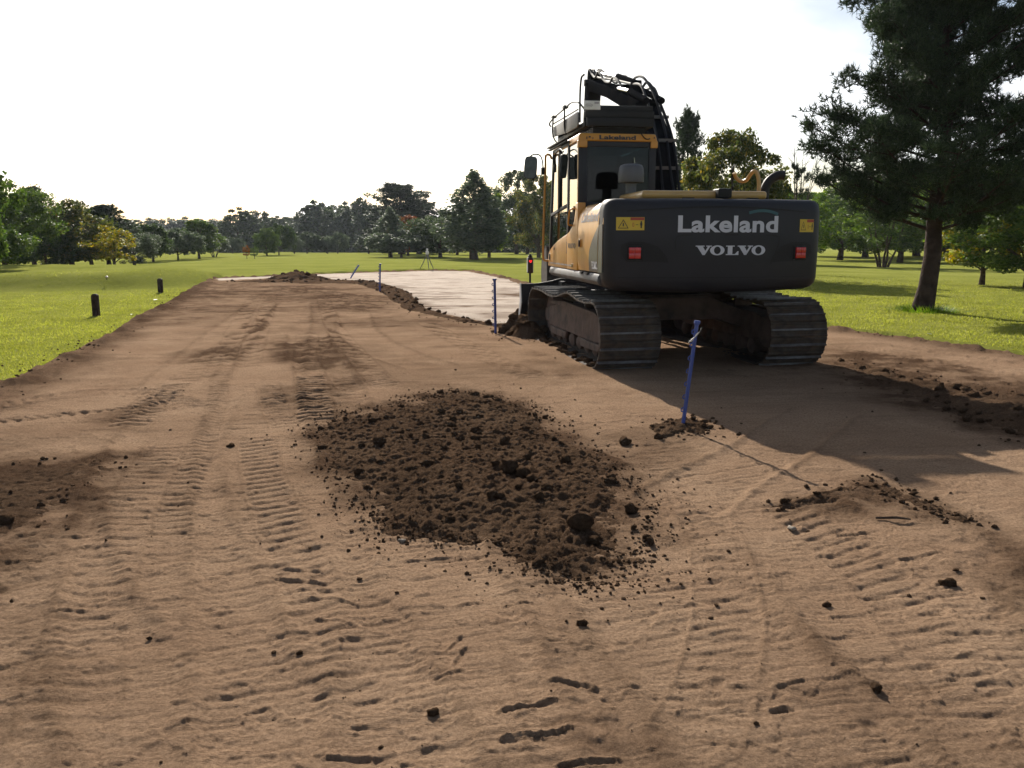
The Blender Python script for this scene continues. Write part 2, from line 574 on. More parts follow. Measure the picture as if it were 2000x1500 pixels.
# darker, damper or loosened ground: (px polygon, softness m, amount)
DAMP = [(list(HEAP_PX), .30, .7),
        ([(-60, 920), (90, 895), (240, 890), (290, 915), (200, 960), (150, 1020), (90, 1060), (30, 1120), (-60, 1160)], .30, .8),
        ([(1640, 680), (1800, 700), (2060, 760), (2060, 880), (1850, 820), (1700, 760), (1630, 720)], .35, .75),
        ([(1480, 985), (1680, 940), (1800, 970), (1950, 1040), (2060, 1100), (2060, 1250), (1900, 1060), (1700, 1000), (1560, 1010)], .22, .7),
        ([(-60, 800), (60, 735), (180, 680), (260, 640), (330, 595), (400, 555), (520, 545), (420, 590), (330, 640), (250, 680), (120, 745), (-40, 820)], .5, .30),
        ([(450, 555), (700, 548), (760, 590), (660, 640), (560, 690), (470, 660), (480, 600)], 1.6, .18), ([(430, 552), (760, 560), (900, 640), (1000, 660), (700, 680), (420, 640), (330, 600)], 3.0, .16),
        ([(540, 670), (640, 660), (690, 720), (620, 720), (550, 700)], .3, .75), ([(510, 760), (690, 740), (680, 790), (520, 800)], .25, .55), ([(330, 690), (440, 675), (470, 695), (380, 715)], .3, .5), ([(640, 570), (760, 580), (730, 610), (620, 600)], .6, .45), ([(520, 560), (600, 556), (640, 566), (560, 575)], .8, .5), ([(160, 815), (290, 790), (330, 800), (200, 830)], .12, .4), ([(1040, 690), (1150, 720), (1130, 760), (1030, 730)], .3, .35),
        ([(1180, 850), (1280, 820), (1390, 825), (1390, 860), (1300, 900), (1230, 880)], .2, .3),
        ([(1000, 1330), (1300, 1330), (1400, 1420), (1300, 1520), (980, 1520)], .5, .18), ([(-60, 1180), (160, 1220), (220, 1330), (100, 1400), (-60, 1400)], .4, .35)]
PALE = [([(1040, 790), (1120, 750), (1160, 760), (1090, 810)], .2, .5), ([(200, 690), (300, 640), (380, 640), (300, 700)], .5, .35), ([(660, 770), (760, 745), (740, 790)], .2, .4),
        ([(1780, 1030), (1900, 1040), (1940, 1090), (1800, 1090)], .15, .5), ([(1380, 860), (1600, 940), (1640, 960), (1450, 940)], .2, .4), ([(60, 880), (200, 850), (260, 870), (120, 890)], .2, .4)]


def path_coords(x, y, pts):
    best = np.full(x.shape, 1e9)
    S, Wd = np.zeros(x.shape), np.zeros(x.shape)
    acc = 0.0
    for (x0, y0), (x1, y1) in zip(pts[:-1], pts[1:]):
        dx, dy = x1 - x0, y1 - y0
        L = math.hypot(dx, dy)
        ux, uy = dx / L, dy / L
        t = np.clip((x - x0) * ux + (y - y0) * uy, 0, L)
        ex, ey = x - x0 - t * ux, y - y0 - t * uy
        d = np.hypot(ex, ey)
        m = d < best
        best = np.where(m, d, best)
        w = (x - x0) * (-uy) + (y - y0) * ux
        S = np.where(m, acc + t, S)
        Wd = np.where(m, np.sign(w) * d, Wd)
        acc += L
    return S, Wd, acc


def dense_path(pts, k=8):
    p = [Vector((a, b, 0)) for a, b in pts]
    p = [p[0] * 2 - p[1]] + p + [p[-1] * 2 - p[-2]]
    outp = []
    for i in range(1, len(p) - 2):
        for j in range(k):
            t = j / k
            a, b, c, d = p[i - 1], p[i], p[i + 1], p[i + 2]
            q = 0.5 * ((2 * b) + (c - a) * t + (2 * a - 5 * b + 4 * c - d) * t * t + (3 * b - a - 3 * c + d) * t ** 3)
            outp.append((q.x, q.y))
    outp.append((p[-2].x, p[-2].y))
    return outp


def dirt_relief(x, y):
    """height and darkness (damp soil, shade in prints) of the stripped earth"""
    r = np.hypot(x, y)
    z = 0.05 * (fbm(x * 0.45, y * 0.45, 1, 3) - 0.5) + 0.020 * (fbm(x * 2.2, y * 2.2, 2, 3) - 0.5) + 0.010 * (fbm(x * 16, y * 16, 3, 4, 0.65) - 0.5)
    # long scrape marks across the platform, slightly turned
    ca, sa = math.cos(R(9)), math.sin(R(9))
    xr, yr = x * ca + y * sa, -x * sa + y * ca
    wob = 0.10 * (fbm(x * 1.3, y * 1.3, 7, 3) - 0.5)
    st = fbm(xr * 1.4, (yr + wob) * 24, 11, 4, 0.6)
    z = z + 0.0030 * (st - 0.5)
    st2 = fbm(xr * 3.0 + 40, (yr + wob) * 40, 12, 3, 0.6)
    patchy = sstep(0.42, 0.66, fbm(x * 0.9, y * 0.9, 13, 3))
    z = z - 0.0028 * sstep(0.60, 0.70, st2) * (0.3 + 0.7 * patchy)
    flake = fbm(x * 7, y * 9, 15, 4, 0.6)
    z = z + 0.005 * sstep(0.55, 0.62, flake) * (1 - sstep(9, 15, r))
    damp_shade = 0.34 * sstep(0.45, 0.72, fbm(x * 0.55, y * 0.55, 21, 4)) + 0.12 * sstep(0.5, 0.7, st) + 0.30 * sstep(0.54, 0.70, fbm(xr * 0.9, (yr + wob) * 2.6, 22, 5, 0.6)) * sstep(5, 13, r)
    for ti, (kind, pts, width, pitch, depth, skew, soft) in enumerate(TRK):
        pp = dense_path(pts, 5)
        bx = np.array(pp)
        sel = np.nonzero((x > bx[:, 0].min() - 1) & (x < bx[:, 0].max() + 1) & (y > bx[:, 1].min() - 1) & (y < bx[:, 1].max() + 1))[0]
        if not len(sel):
            continue
        xs, ys = x[sel], y[sel]
        S, Wd, L = path_coords(xs, ys, pp)
        jit = fbm(xs * 4, ys * 4, 41 + ti, 4, 0.6) - 0.5
        edge = 1 - sstep(0.42, 0.54, np.abs(Wd) / width + 0.18 * jit)
        ends = sstep(0.0, 0.25, S) * (1 - sstep(L - 0.25, L, S))
        keep = 0.42 + 0.58 * sstep(0.36, 0.60, fbm(xs * 1.6, ys * 1.6, 61 + ti, 3))
        if width > 0.2:                     # berm pushed up along both sides of the lane, lane itself pressed smooth and pale
            berm = np.exp(-((np.abs(Wd) / width - 0.56 + 0.10 * jit) / 0.05) ** 2) * ends
            z[sel] += 0.008 * min(1.0, width / 0.5) * berm * (0.3 + 1.2 * fbm(xs * 7, ys * 7, 160 + ti, 3))
            damp_shade[sel] += 0.16 * berm - 0.10 * edge * ends
        if kind == 'lug':
            keep = 0.6 + 0.4 * keep
        if kind == 'crawler':
            ph = (S + skew * Wd + 0.03 * jit) / pitch
            f = ph - np.floor(ph)
            line = np.exp(-((f - 0.5) / 0.075) ** 2) + 0.4 * np.exp(-((f - 0.16) / 0.05) ** 2) + 0.35 * np.exp(-((f - 0.84) / 0.05) ** 2)
            z[sel] += edge * ends * keep * depth * 0.34 * (0.22 - line) - 0.009 * edge * ends
            damp_shade[sel] += 0.16 * edge * ends * keep * line - 0.07 * edge * ends  # shade in the grouser lines is put into the colour
        elif kind == 'lug':
            ph = (S + skew * Wd + 0.05 * jit) / pitch
            f = ph - np.floor(ph)
            line = sstep(0.1, 0.3, f) * (1 - sstep(0.45, 0.62, f))
            z[sel] += edge * ends * keep * depth * np.clip(np.hypot(xs, ys) / 6.0, 0.45, 1.0) * (0.3 - line)
            damp_shade[sel] += (0.22 + 0.42 * sstep(5, 11, np.hypot(xs, ys))) * edge * ends * keep * line  # shade in the lug prints is coloured in, stronger farther off
        else:
            ph = (S + skew * np.abs(Wd) + 0.03 * jit) / pitch
            f = ph - np.floor(ph)
            line = sstep(0.12, 0.3, f) * (1 - sstep(0.52, 0.7, f))
            z[sel] += edge * ends * keep * depth * 0.6 * (0.3 - line) - 0.006 * edge * ends
            damp_shade[sel] += 0.12 * edge * ends * keep
    for gi, (x0, y0, x1, y1, dp) in enumerate(GOUGE):
        if dp <= 0:
            continue
        a, b = w2((x0, y0)), w2((x1, y1))
        mx_, my_ = (a[0] + b[0]) / 2, (a[1] + b[1]) / 2
        rad = math.hypot(a[0] - b[0], a[1] - b[1]) / 2 + 0.25
        sel = np.nonzero((np.abs(x - mx_) < rad) & (np.abs(y - my_) < rad))[0]
        if not len(sel):
            continue
        xs, ys = x[sel], y[sel]
        S, Wd, L = path_coords(xs, ys, [a, b])
        wdt = (0.007 + 0.0055 * max(0.6, my_ / 4)) * (0.25 + 0.9 * fbm(xs * 9, ys * 9, 90 + gi, 3))
        g = 1 - sstep(0.6, 1.2, np.abs(Wd) / wdt + 0.5 * (fbm(xs * 22, ys * 22, 95 + gi, 2) - 0.5))
        g = g * sstep(0.34, 0.52, fbm(xs * 11, ys * 11, 140 + gi, 3))
        z[sel] -= dp * 0.15 * g
        z[sel] += 0.15 * dp * np.exp(-((Wd - 2.2 * wdt) / wdt) ** 2)
        damp_shade[sel] += 0.14 * g  # torn slots are darkened in the colour too
    for polys, sgn in ((DAMP, 1), (PALE, -1)):
        for poly, sf, amt in polys:
            pw = [w2(p) for p in poly]
            b = np.array(pw)
            sel = np.nonzero((x > b[:, 0].min() - 2) & (x < b[:, 0].max() + 2) & (y > b[:, 1].min() - 2) & (y < b[:, 1].max() + 2))[0]
            if not len(sel):
                continue
            xs, ys = x[sel], y[sel]
            sd = poly_sd(xs, ys, pw) + sf * 1.1 * (fbm(xs * 2.2 / max(sf, .3) * .5, ys * 2.2 / max(sf, .3) * .5, 33, 4) - 0.5)
            f = sstep(-sf, sf * 0.6, sd) * (0.45 + 0.75 * sstep(0.3, 0.62, fbm(xs * 5, ys * 5, 77, 4)))
            damp_shade[sel] += sgn * amt * f
            if sgn > 0:
                z[sel] += 0.05 * amt * f * (fbm(xs * 9, ys * 9, 78, 4, 0.6) - 0.42)
    return z, np.clip(damp_shade, 0, 1)


M_DIRT = soil_mat('dry_earth', (0.425, 0.288, 0.188), (0.118, 0.073, 0.046), 0.017, 'damp_shade', streak=0.0022)
M_SOIL = soil_mat('loose_topsoil', (0.165, 0.105, 0.066), (0.088, 0.056, 0.036), 0.02)
M_SAND = soil_mat('pale_sand', (0.74, 0.64, 0.54), (0.17, 0.115, 0.08), 0.008, 'damp_shade')

_ang = ramp_angles(R(38), 960, 110)
_rad = np.concatenate([[0.12, 0.5, 0.9, 1.2, 1.4], np.geomspace(1.6, 9, 600), np.geomspace(9.1, 46, 200)])
dx, dy, df = polar_grid(_ang, _rad)
_sd = poly_sd(dx, dy, PAD) + 0.16 * (fbm(dx * 1.1, dy * 1.1, 51, 3) - 0.5) + 0.10 * (fbm(dx * 6, dy * 6, 52, 3) - 0.5)
dz, ddamp_shade = dirt_relief(dx, dy)
rim = np.exp(-((_sd - 0.05) / 0.16) ** 2)
dz = dz + 0.07 * rim * sstep(0.4, 0.75, fbm(dx * 2.6, dy * 2.6, 53, 4)) + 0.03 * rim * (fbm(dx * 14, dy * 14, 54, 3) - 0.4)
ddamp_shade = np.clip(ddamp_shade + 0.55 * np.exp(-((_sd - 0.1) / 0.3) ** 2), 0, 1)
dz = dz - 0.55 * sstep(0.0, 0.75, -_sd) - 0.35 * sstep(0.5, 1.5, -_sd)
sand_sd = poly_sd(dx, dy, SAND)
dz = dz - 0.10 * sstep(0.1, 0.6, sand_sd)
good = (_sd > -1.0)[df].any(axis=1)
df = df[good]
dirt_me = new_mesh('bare_earth', np.stack([dx, dy, dz], 1), df)
_a = dirt_me.attributes.new('damp_shade', 'FLOAT', 'POINT')
_a.data.foreach_set('value', ddamp_shade.astype(np.float32))
dirt = link('bare_earth', dirt_me, M_DIRT, kind='structure')
del dx, dy, dz, df, ddamp_shade

# ---- pale sand layer beyond the ridge of soil
_sx = np.linspace(-13.5, 4.5, 200)
_sy = np.geomspace(12.5, 44, 420)
X, Y = np.meshgrid(_sx, _sy)
x, y = X.ravel(), Y.ravel()
sd = poly_sd(x, y, SAND) + 0.25 * (fbm(x * 1.2, y * 1.2, 71, 3) - 0.5)
wob = 0.25 * (fbm(x * 0.5, y * 0.5, 73, 3) - 0.5)
st = 0.6 * fbm(x * 0.45, (y + wob * 2.5) * 2.2, 72, 5, 0.65) + 0.4 * fbm(x * 1.1, y * 1.6, 172, 4, 0.6)
z = -0.015 + 0.035 * (st - 0.5) + 0.02 * (fbm(x * 3, y * 6, 74, 3) - 0.5) - 0.25 * sstep(0.0, 0.5, -sd)
z += 0.10 * np.exp(-(((x + 1.5) / 1.3) ** 2 + ((y - 31.5) / 1.0) ** 2)) * fbm(x * 2, y * 2, 75, 3)
damp_shade = np.clip(0.95 * sstep(0.50, 0.61, st) * (0.4 + 0.6 * fbm(x * 1.5, y * 4, 76, 3)) + 0.35 * sstep(0.5, 0.7, fbm(x * .8, y * .8, 79, 3)) + 0.45 * (1 - sstep(0.1, 0.6, sd)) - 0.55 * sstep(24, 33, y) + .18 * (1 - sstep(15, 24, y)), 0, 1)
i = np.arange(len(_sy) - 1)[:, None] * len(_sx) + np.arange(len(_sx) - 1)[None, :]
sf_ = np.stack([i, i + 1, i + 1 + len(_sx), i + len(_sx)], -1).reshape(-1, 4)
sf_ = sf_[(sd > -0.3)[sf_].any(axis=1)]
sand_me = new_mesh('sand_bed', np.stack([x, y, z], 1), sf_)
_a = sand_me.attributes.new('damp_shade', 'FLOAT', 'POINT')
_a.data.foreach_set('value', damp_shade.astype(np.float32))
link('sand_bed', sand_me, M_SAND, kind='structure')

# ---- grass blades along the near lawn
M_BLADE = leaf_mat('grass_blades', [(0.158, 0.174, 0.032), (0.205, 0.222, 0.046), (0.25, 0.256, 0.064), (0.29, 0.28, 0.085)], 0.5, 0.6, pos=[0, .4, .85, 1], spec=0.15)
rng = np.random.default_rng(4)


def scatter_blades(n, rmin, rmax, amin, amax):
    u = rng.random(n)
    r = rmin * (rmax / rmin) ** (u ** 0.85)
    a = rng.uniform(amin, amax, n)
    return r * np.sin(a), r * np.cos(a), r


bx, by, br = [], [], []
for args in ((140000, 7.5, 34, R(-43), R(-14)), (110000, 9, 40, R(15), R(42))):
    a, b, c = scatter_blades(*args)
    bx.append(a); by.append(b); br.append(c)
bx, by, br = np.concatenate(bx), np.concatenate(by), np.concatenate(br)
sd = poly_sd(bx, by, PAD) + 0.16 * (fbm(bx * 1.1, by * 1.1, 51, 3) - 0.5) + 0.10 * (fbm(bx * 6, by * 6, 52, 3) - 0.5)
k = (sd < -0.04 - 0.10 * rng.random(len(bx))) & (rng.random(len(bx)) < 1 - sstep(20, 38, br))
bx, by, br = bx[k], by[k], br[k]
bz = lawn_z(bx, by) + 0.03 * (fbm(bx * 2.5, by * 2.5, 31, 3) - 0.5)
nb = len(bx)
th = rng.uniform(0, 2 * math.pi, nb)
hgt = (0.018 + 0.022 * rng.random(nb)) * (0.7 + 0.6 * fbm(bx * 0.8, by * 0.8, 6, 2)) 
wid = 0.003 + 0.00032 * br
lean = rng.normal(0, 0.5, (nb, 2)) * hgt[:, None]
P = np.stack([bx, by, bz - 0.004], 1)
dv = np.stack([np.cos(th) * wid, np.sin(th) * wid, np.zeros(nb)], 1)
tip = P + np.stack([lean[:, 0], lean[:, 1], hgt], 1)
V = np.stack([P - dv, P + dv, tip], 1).reshape(-1, 3)
gr_me = new_mesh('grass', V, np.arange(nb * 3).reshape(-1, 3), smooth=False)
link('grass', gr_me, M_BLADE, label='short mown grass blades beside the bare earth', cat='grass', kind='stuff')
del P, V, tip, dv
# ================================================================== EXCAVATOR
class MB:
    """collects simple shapes into one mesh"""
    def __init__(self):
        self.v, self.f = [], []

    def add(self, vs, fs):
        k = len(self.v)
        self.v += [tuple(p) for p in vs]
        self.f += [tuple(i + k for i in f) for f in fs]
        return self

    def box(self, x0, x1, y0, y1, z0, z1):
        return self.add([(x0, y0, z0), (x1, y0, z0), (x1, y1, z0), (x0, y1, z0), (x0, y0, z1), (x1, y0, z1), (x1, y1, z1), (x0, y1, z1)],
                        [(0, 3, 2, 1), (4, 5, 6, 7), (0, 1, 5, 4), (1, 2, 6, 5), (2, 3, 7, 6), (3, 0, 4, 7)])

    def prism_x(self, prof, x0, x1):
        """profile of (y, z) points extruded along x"""
        n_ = len(prof)
        vs = [(x0, a, b) for a, b in prof] + [(x1, a, b) for a, b in prof]
        fs = [tuple(range(n_))[::-1], tuple(range(n_, 2 * n_))] + [(i, (i + 1) % n_, (i + 1) % n_ + n_, i + n_) for i in range(n_)]
        return self.add(vs, fs)

    def prism_y(self, prof, y0, y1):
        n_ = len(prof)
        vs = [(a, y0, b) for a, b in prof] + [(a, y1, b) for a, b in prof]
        fs = [tuple(range(n_)), tuple(range(n_, 2 * n_))[::-1]] + [(i, i + n_, (i + 1) % n_ + n_, (i + 1) % n_) for i in range(n_)]
        return self.add(vs, fs)

    def prism_z(self, prof, z0, z1):
        n_ = len(prof)
        vs = [(a, b, z0) for a, b in prof] + [(a, b, z1) for a, b in prof]
        fs = [tuple(range(n_))[::-1], tuple(range(n_, 2 * n_))] + [(i, (i + 1) % n_, (i + 1) % n_ + n_, i + n_) for i in range(n_)]
        return self.add(vs, fs)

    def tube(self, pts, rad, seg=8, caps=True):
        pts = [Vector(p) for p in pts]
        n_ = len(pts)
        rads = rad if isinstance(rad, (list, tuple)) else [rad] * n_
        vs, fs = [], []
        prev = None
        for i, p in enumerate(pts):
            d = (pts[min(i + 1, n_ - 1)] - pts[max(i - 1, 0)]).normalized()
            a = prev if prev is not None else (Vector((0, 0, 1)) if abs(d.z) < 0.9 else Vector((1, 0, 0)))
            a = (a - d * a.dot(d)).normalized()
            prev = a
            b = d.cross(a)
            for k in range(seg):
                t = 2 * math.pi * k / seg
                vs.append(p + (a * math.cos(t) + b * math.sin(t)) * rads[i])
        for i in range(n_ - 1):
            for k in range(seg):
                k2 = (k + 1) % seg
                fs.append((i * seg + k, i * seg + k2, (i + 1) * seg + k2, (i + 1) * seg + k))
        if caps:
            fs.append(tuple(range(seg))[::-1])
            fs.append(tuple(range((n_ - 1) * seg, n_ * seg)))
        return self.add(vs, fs)

    def lathe(self, c, prof, seg=20, axis='z'):
        vs, fs = [], []
        for r_, h_ in prof:
            for k in range(seg):
                t = 2 * math.pi * k / seg
                a, b = r_ * math.cos(t), r_ * math.sin(t)
                p = (a, b, h_) if axis == 'z' else (h_, a, b)
                vs.append((c[0] + p[0], c[1] + p[1], c[2] + p[2]))
        m_ = len(prof)
        for i in range(m_ - 1):
            for k in range(seg):
                k2 = (k + 1) % seg
                fs.append((i * seg + k, i * seg + k2, (i + 1) * seg + k2, (i + 1) * seg + k))
        fs.append(tuple(range(seg))[::-1])
        fs.append(tuple(range((m_ - 1) * seg, m_ * seg)))
        return self.add(vs, fs)

    def mesh(self, name, bevel=0.0, segs=2, angle=35):
        me = bpy.data.meshes.new(name)
        me.from_pydata(self.v, [], self.f)
        bm = bmesh.new()
        bm.from_mesh(me)
        bmesh.ops.recalc_face_normals(bm, faces=bm.faces)
        if bevel > 0:
            ed = [e for e in bm.edges if len(e.link_faces) == 2 and e.calc_face_angle(0) > R(28)]
            bmesh.ops.bevel(bm, geom=ed, offset=bevel, segments=segs, profile=0.6, affect='EDGES', clamp_overlap=True)
        bm.to_mesh(me)
        bm.free()
        me.polygons.foreach_set('use_smooth', [True] * len(me.polygons))
        me.set_sharp_from_angle(angle=R(angle))
        return me


def spline(pts, k=6):
    p = [Vector(q) for q in pts]
    p = [p[0] * 2 - p[1]] + p + [p[-1] * 2 - p[-2]]
    o = []
    for i in range(1, len(p) - 2):
        for j in range(k):
            t = j / k
            a, b, c, d = p[i - 1], p[i], p[i + 1], p[i + 2]
            o.append(0.5 * ((2 * b) + (c - a) * t + (2 * a - 5 * b + 4 * c - d) * t * t + (3 * b - a - 3 * c + d) * t ** 3))
    o.append(p[-2])
    return o


MUD = (0.16, 0.11, 0.075)
M_YEL = pm('yellow_paint', (0.60, 0.265, 0.022), 0.38, var=0.12, vscale=3, coat=0.18, grime=(0.27, 0.165, 0.07), gscale=2.6, gamt=0.35)
M_GRY = pm('charcoal_paint', (0.016, 0.016, 0.022), 0.5, spec=0.35, var=0.2, vscale=4, coat=0.05, grime=(0.032, 0.030, 0.031), gscale=2.2, gamt=0.45, bump=0.0006, bscale=160)
M_GRY2 = pm('side_grey_paint', (0.055, 0.057, 0.060), 0.35, var=0.15, coat=0.2, grime=(0.12, 0.10, 0.08), gscale=3, gamt=0.4)
M_SKIRT = pm('frame_grey_paint', (0.10, 0.10, 0.105), 0.5, var=0.25, grime=MUD, gscale=4, gamt=0.6)
M_BLK = pm('black_steel', (0.013, 0.013, 0.015), 0.55, spec=0.3, var=0.2, grime=(0.032, 0.028, 0.026), gscale=3, gamt=0.5)
M_RUB = pm('black_rubber', (0.011, 0.011, 0.012), 0.6, spec=0.3)
M_BOOM = pm('boom_paint', (0.012, 0.013, 0.016), 0.8, spec=0.0, var=0.2, grime=(0.03, 0.027, 0.025), gscale=2, gamt=0.5)
M_STEEL = pm('worn_track_steel', (0.072, 0.060, 0.051), 0.75, metal=0.0, spec=0.15, var=0.5, vscale=9, grime=(0.10, 0.07, 0.05), gscale=7, gamt=0.9, bump=0.002, bscale=60)
M_GROUSE = pm('polished_grouser', (0.20, 0.195, 0.20), 0.5, metal=0.35, var=0.75, vscale=4, grime=(0.07, 0.052, 0.042), gscale=5, gamt=0.9)
M_MUD = pm('muddy_frame', (0.045, 0.032, 0.027), 0.85, col2=(0.115, 0.076, 0.060), vscale=5, bump=0.02, bscale=14, grime=(0.15, 0.105, 0.08), gscale=3.5, gamt=0.8)
M_CHROME = pm('chrome_rod', (0.55, 0.55, 0.55), 0.2, metal=1.0)
M_LET = pm('grey_white_lettering', (0.56, 0.57, 0.62), 0.55, var=0.06)
M_LET2 = pm('grey_lettering', (0.34, 0.32, 0.33), 0.5)  # grey, with the side door's pale reflection put into the colour
M_LETB = pm('black_lettering', (0.02, 0.02, 0.022), 0.5)
M_LBL = pm('warning_yellow', (0.62, 0.43, 0.03), 0.45, var=0.08)
M_LBLR = pm('warning_red', (0.36, 0.05, 0.02), 0.45)
M_RED = pm('red_lens', (0.55, 0.012, 0.015), 0.25, var=0.2, vscale=60, coat=0.4)
M_WHT = pm('white_plate', (0.80, 0.80, 0.79), 0.5, var=0.1, grime=(0.3, 0.27, 0.22), gscale=8, gamt=0.4)
M_TEAL = pm('teal_stripe', (0.02, 0.085, 0.10), 0.5)
M_SEAT = pm('seat_cloth', (0.035, 0.036, 0.040), 0.85)
M_AIR = pm('grey_plastic', (0.10, 0.10, 0.11), 0.5, var=0.1)
M_TAN = pm('tan_yellow_paint', (0.52, 0.31, 0.09), 0.3, var=0.15, coat=0.3, grime=(0.34, 0.25, 0.14), gscale=5, gamt=0.4)  # paler tan version of the yellow


def glass_mat(name, tint, rough=0.02, refl=1.55):
    m, n, l, out = nt(name)
    tr = n.new('ShaderNodeBsdfTransparent')
    tr.inputs[0].default_value = (*tint, 1)
    gl = n.new('ShaderNodeBsdfGlossy')
    gl.inputs['Roughness'].default_value = rough
    fr = n.new('ShaderNodeFresnel')
    fr.inputs['IOR'].default_value = 1.5
    ad = n.new('ShaderNodeMath')
    ad.operation = 'MULTIPLY_ADD'
    ad.use_clamp = True
    l.new(fr.outputs[0], ad.inputs[0])
    ad.inputs[1].default_value = refl
    ad.inputs[2].default_value = 0.0
    mx = n.new('ShaderNodeMixShader')
    l.new(ad.outputs[0], mx.inputs[0])
    l.new(tr.outputs[0], mx.inputs[1])
    l.new(gl.outputs[0], mx.inputs[2])
    l.new(mx.outputs[0], out.inputs[0])
    return m


M_GLASS = glass_mat('tinted_cab_glass', (0.16, 0.21, 0.225))
M_RGLASS = glass_mat('dark_rear_glass', (0.10, 0.14, 0.155), 0.03, 0.6)  # darker copy of the cab glass, standing in for dark surroundings reflected in it
M_MIRROR = pm('mirror_face', (0.035, 0.045, 0.043), 0.10, var=0.5, vscale=9)  # dark reflection of the surroundings behind is put into the face colour

EX_C = (1.93, 11.05, 0.0)
YU, YT = R(7.5), R(11)
EX = empty('excavator', EX_C, 0, 'yellow and charcoal tracked excavator parked on the bare earth', 'excavator')


def up(name, mb, mat, parent=None, bevel=0.0, segs=2, angle=35, label=None):
    """part of the slewing upper body"""
    me = mb.mesh(name, bevel, segs, angle) if isinstance(mb, MB) else mb
    o = link(name, me, mat, parent or EX, label=label)
    if parent is None:
        o.rotation_euler = (0, 0, YU)
    return o


def un(name, mb, mat, parent=None, bevel=0.0, segs=2, angle=35, label=None):
    me = mb.mesh(name, bevel, segs, angle) if isinstance(mb, MB) else mb
    o = link(name, me, mat, parent or EX, label=label)
    if parent is None:
        o.rotation_euler = (0, 0, YT)
    return o


# ---------------------------------------------------------------- counterweight
def cw_outline():
    pts = [(-1.235, -1.80)]
    c, rr = (-1.085, -1.95), 0.15
    for k in range(9):
        a = math.pi + (math.pi / 2 - R(6)) * k / 8
        pts.append((c[0] + rr * math.cos(a), c[1] + rr * math.sin(a)))
    x0, x1 = pts[-1][0], 1.02
    y0, y1 = pts[-1][1], -2.07
    for k in range(1, 24):
        t = k / 24
        x_ = x0 + (x1 - x0) * t
        pts.append((x_, (y0 + (y1 - y0) * t) - 0.115 * (1 - (2 * t - 1) ** 2)))
    c, rr = (1.02, -1.86), 0.20
    for k in range(10):
        a = -math.pi / 2 + R(8) + (math.pi / 2 - R(8)) * k / 9
        pts.append((c[0] + rr * math.cos(a), c[1] + rr * math.sin(a)))
    pts += [(1.225, -1.4), (1.1, -1.3), (-1.1, -1.72)]
    return pts


CW = cw_outline()


def cw_s(u):
    best = None
    for (a, b), (c, d) in zip(CW[:-1], CW[1:]):
        if min(a, c) - 1e-9 <= u <= max(a, c) + 1e-9 and abs(c - a) > 1e-6:
            v_ = b + (d - b) * (u - a) / (c - a)
            best = v_ if best is None else min(best, v_)
    return best


def cw_build():
    n_ = len(CW)
    nor = []
    for i in range(n_):
        a, b = Vector((*CW[i - 1], 0)), Vector((*CW[(i + 1) % n_], 0))
        d = (b - a).normalized()
        nor.append((d.y, -d.x))
    lv = [(0.905, 0.20), (0.912, 0.12), (0.935, 0.055), (0.975, 0.016), (1.03, 0.0), (1.40, -0.006), (1.74, 0.0), (1.80, 0.010), (1.835, 0.030), (1.860, 0.062), (1.868, 0.11)]
    vs, fs = [], []
    for z_, ins in lv:
        for i in range(n_):
            back = CW[i][1] < -1.78
            k = ins if back else 0.0
            sag = -0.03 * (1 - (CW[i][0] / 1.24) ** 2) if z_ < 1.0 else 0.0
            vs.append((CW[i][0] - nor[i][0] * k, CW[i][1] - nor[i][1] * k, z_ + sag))
    for j in range(len(lv) - 1):
        for i in range(n_):
            i2 = (i + 1) % n_
            fs.append((j * n_ + i, j * n_ + i2, (j + 1) * n_ + i2, (j + 1) * n_ + i))
    fs.append(tuple(range(n_))[::-1])
    fs.append(tuple(range((len(lv) - 1) * n_, len(lv) * n_)))
    m = MB()
    m.add(vs, fs)
    return m


counterweight = up('counterweight', cw_build(), M_GRY, angle=50)


def on_cw(u, z_, off=0.004):
    bulge = 0.006 * (1 - min(1, abs(z_ - 1.40) / 0.36))
    return (u, cw_s(u) - off - bulge, z_)


def cw_strip(pts, w, off=0.004):
    """thin raised line on the rear face following (u, z) points"""
    vs, fs = [], []
    for i, (u, z_) in enumerate(pts):
        a, b = pts[max(0, i - 1)], pts[min(len(pts) - 1, i + 1)]
        d = Vector((b[0] - a[0], b[1] - a[1])).normalized()
        nx, nz = -d.y * w / 2, d.x * w / 2
        vs += [on_cw(u + nx, z_ + nz, off), on_cw(u - nx, z_ - nz, off)]
    for i in range(len(pts) - 1):
        fs.append((2 * i, 2 * i + 1, 2 * i + 3, 2 * i + 2))
    return vs, fs


def text_2d(body, size, offset=0.0, res=5, shear=0.0, spacing=1.0):
    cu = bpy.data.curves.new('lettering', 'FONT')
    cu.body = body
    cu.size = size
    cu.offset = offset
    cu.resolution_u = res
    cu.shear = shear
    cu.space_character = spacing
    cu.fill_mode = 'FRONT'
    ob = bpy.data.objects.new('lettering', cu)
    COL.objects.link(ob)
    dg = bpy.context.evaluated_depsgraph_get()
    me = bpy.data.meshes.new_from_object(ob.evaluated_get(dg))
    vs = [(v.co.x, v.co.y) for v in me.vertices]
    fs = [tuple(p.vertices) for p in me.polygons]
    bpy.data.objects.remove(ob)
    bpy.data.curves.remove(cu)
    bpy.data.meshes.remove(me)
    return vs, fs


def fit(vs, x0, x1, y0, y1):
    a = np.array(vs)
    mn, mx = a.min(0), a.max(0)
    s = np.array([(x1 - x0) / (mx[0] - mn[0]), (y1 - y0) / (mx[1] - mn[1])])
    return (a - mn) * s + np.array([x0, y0])


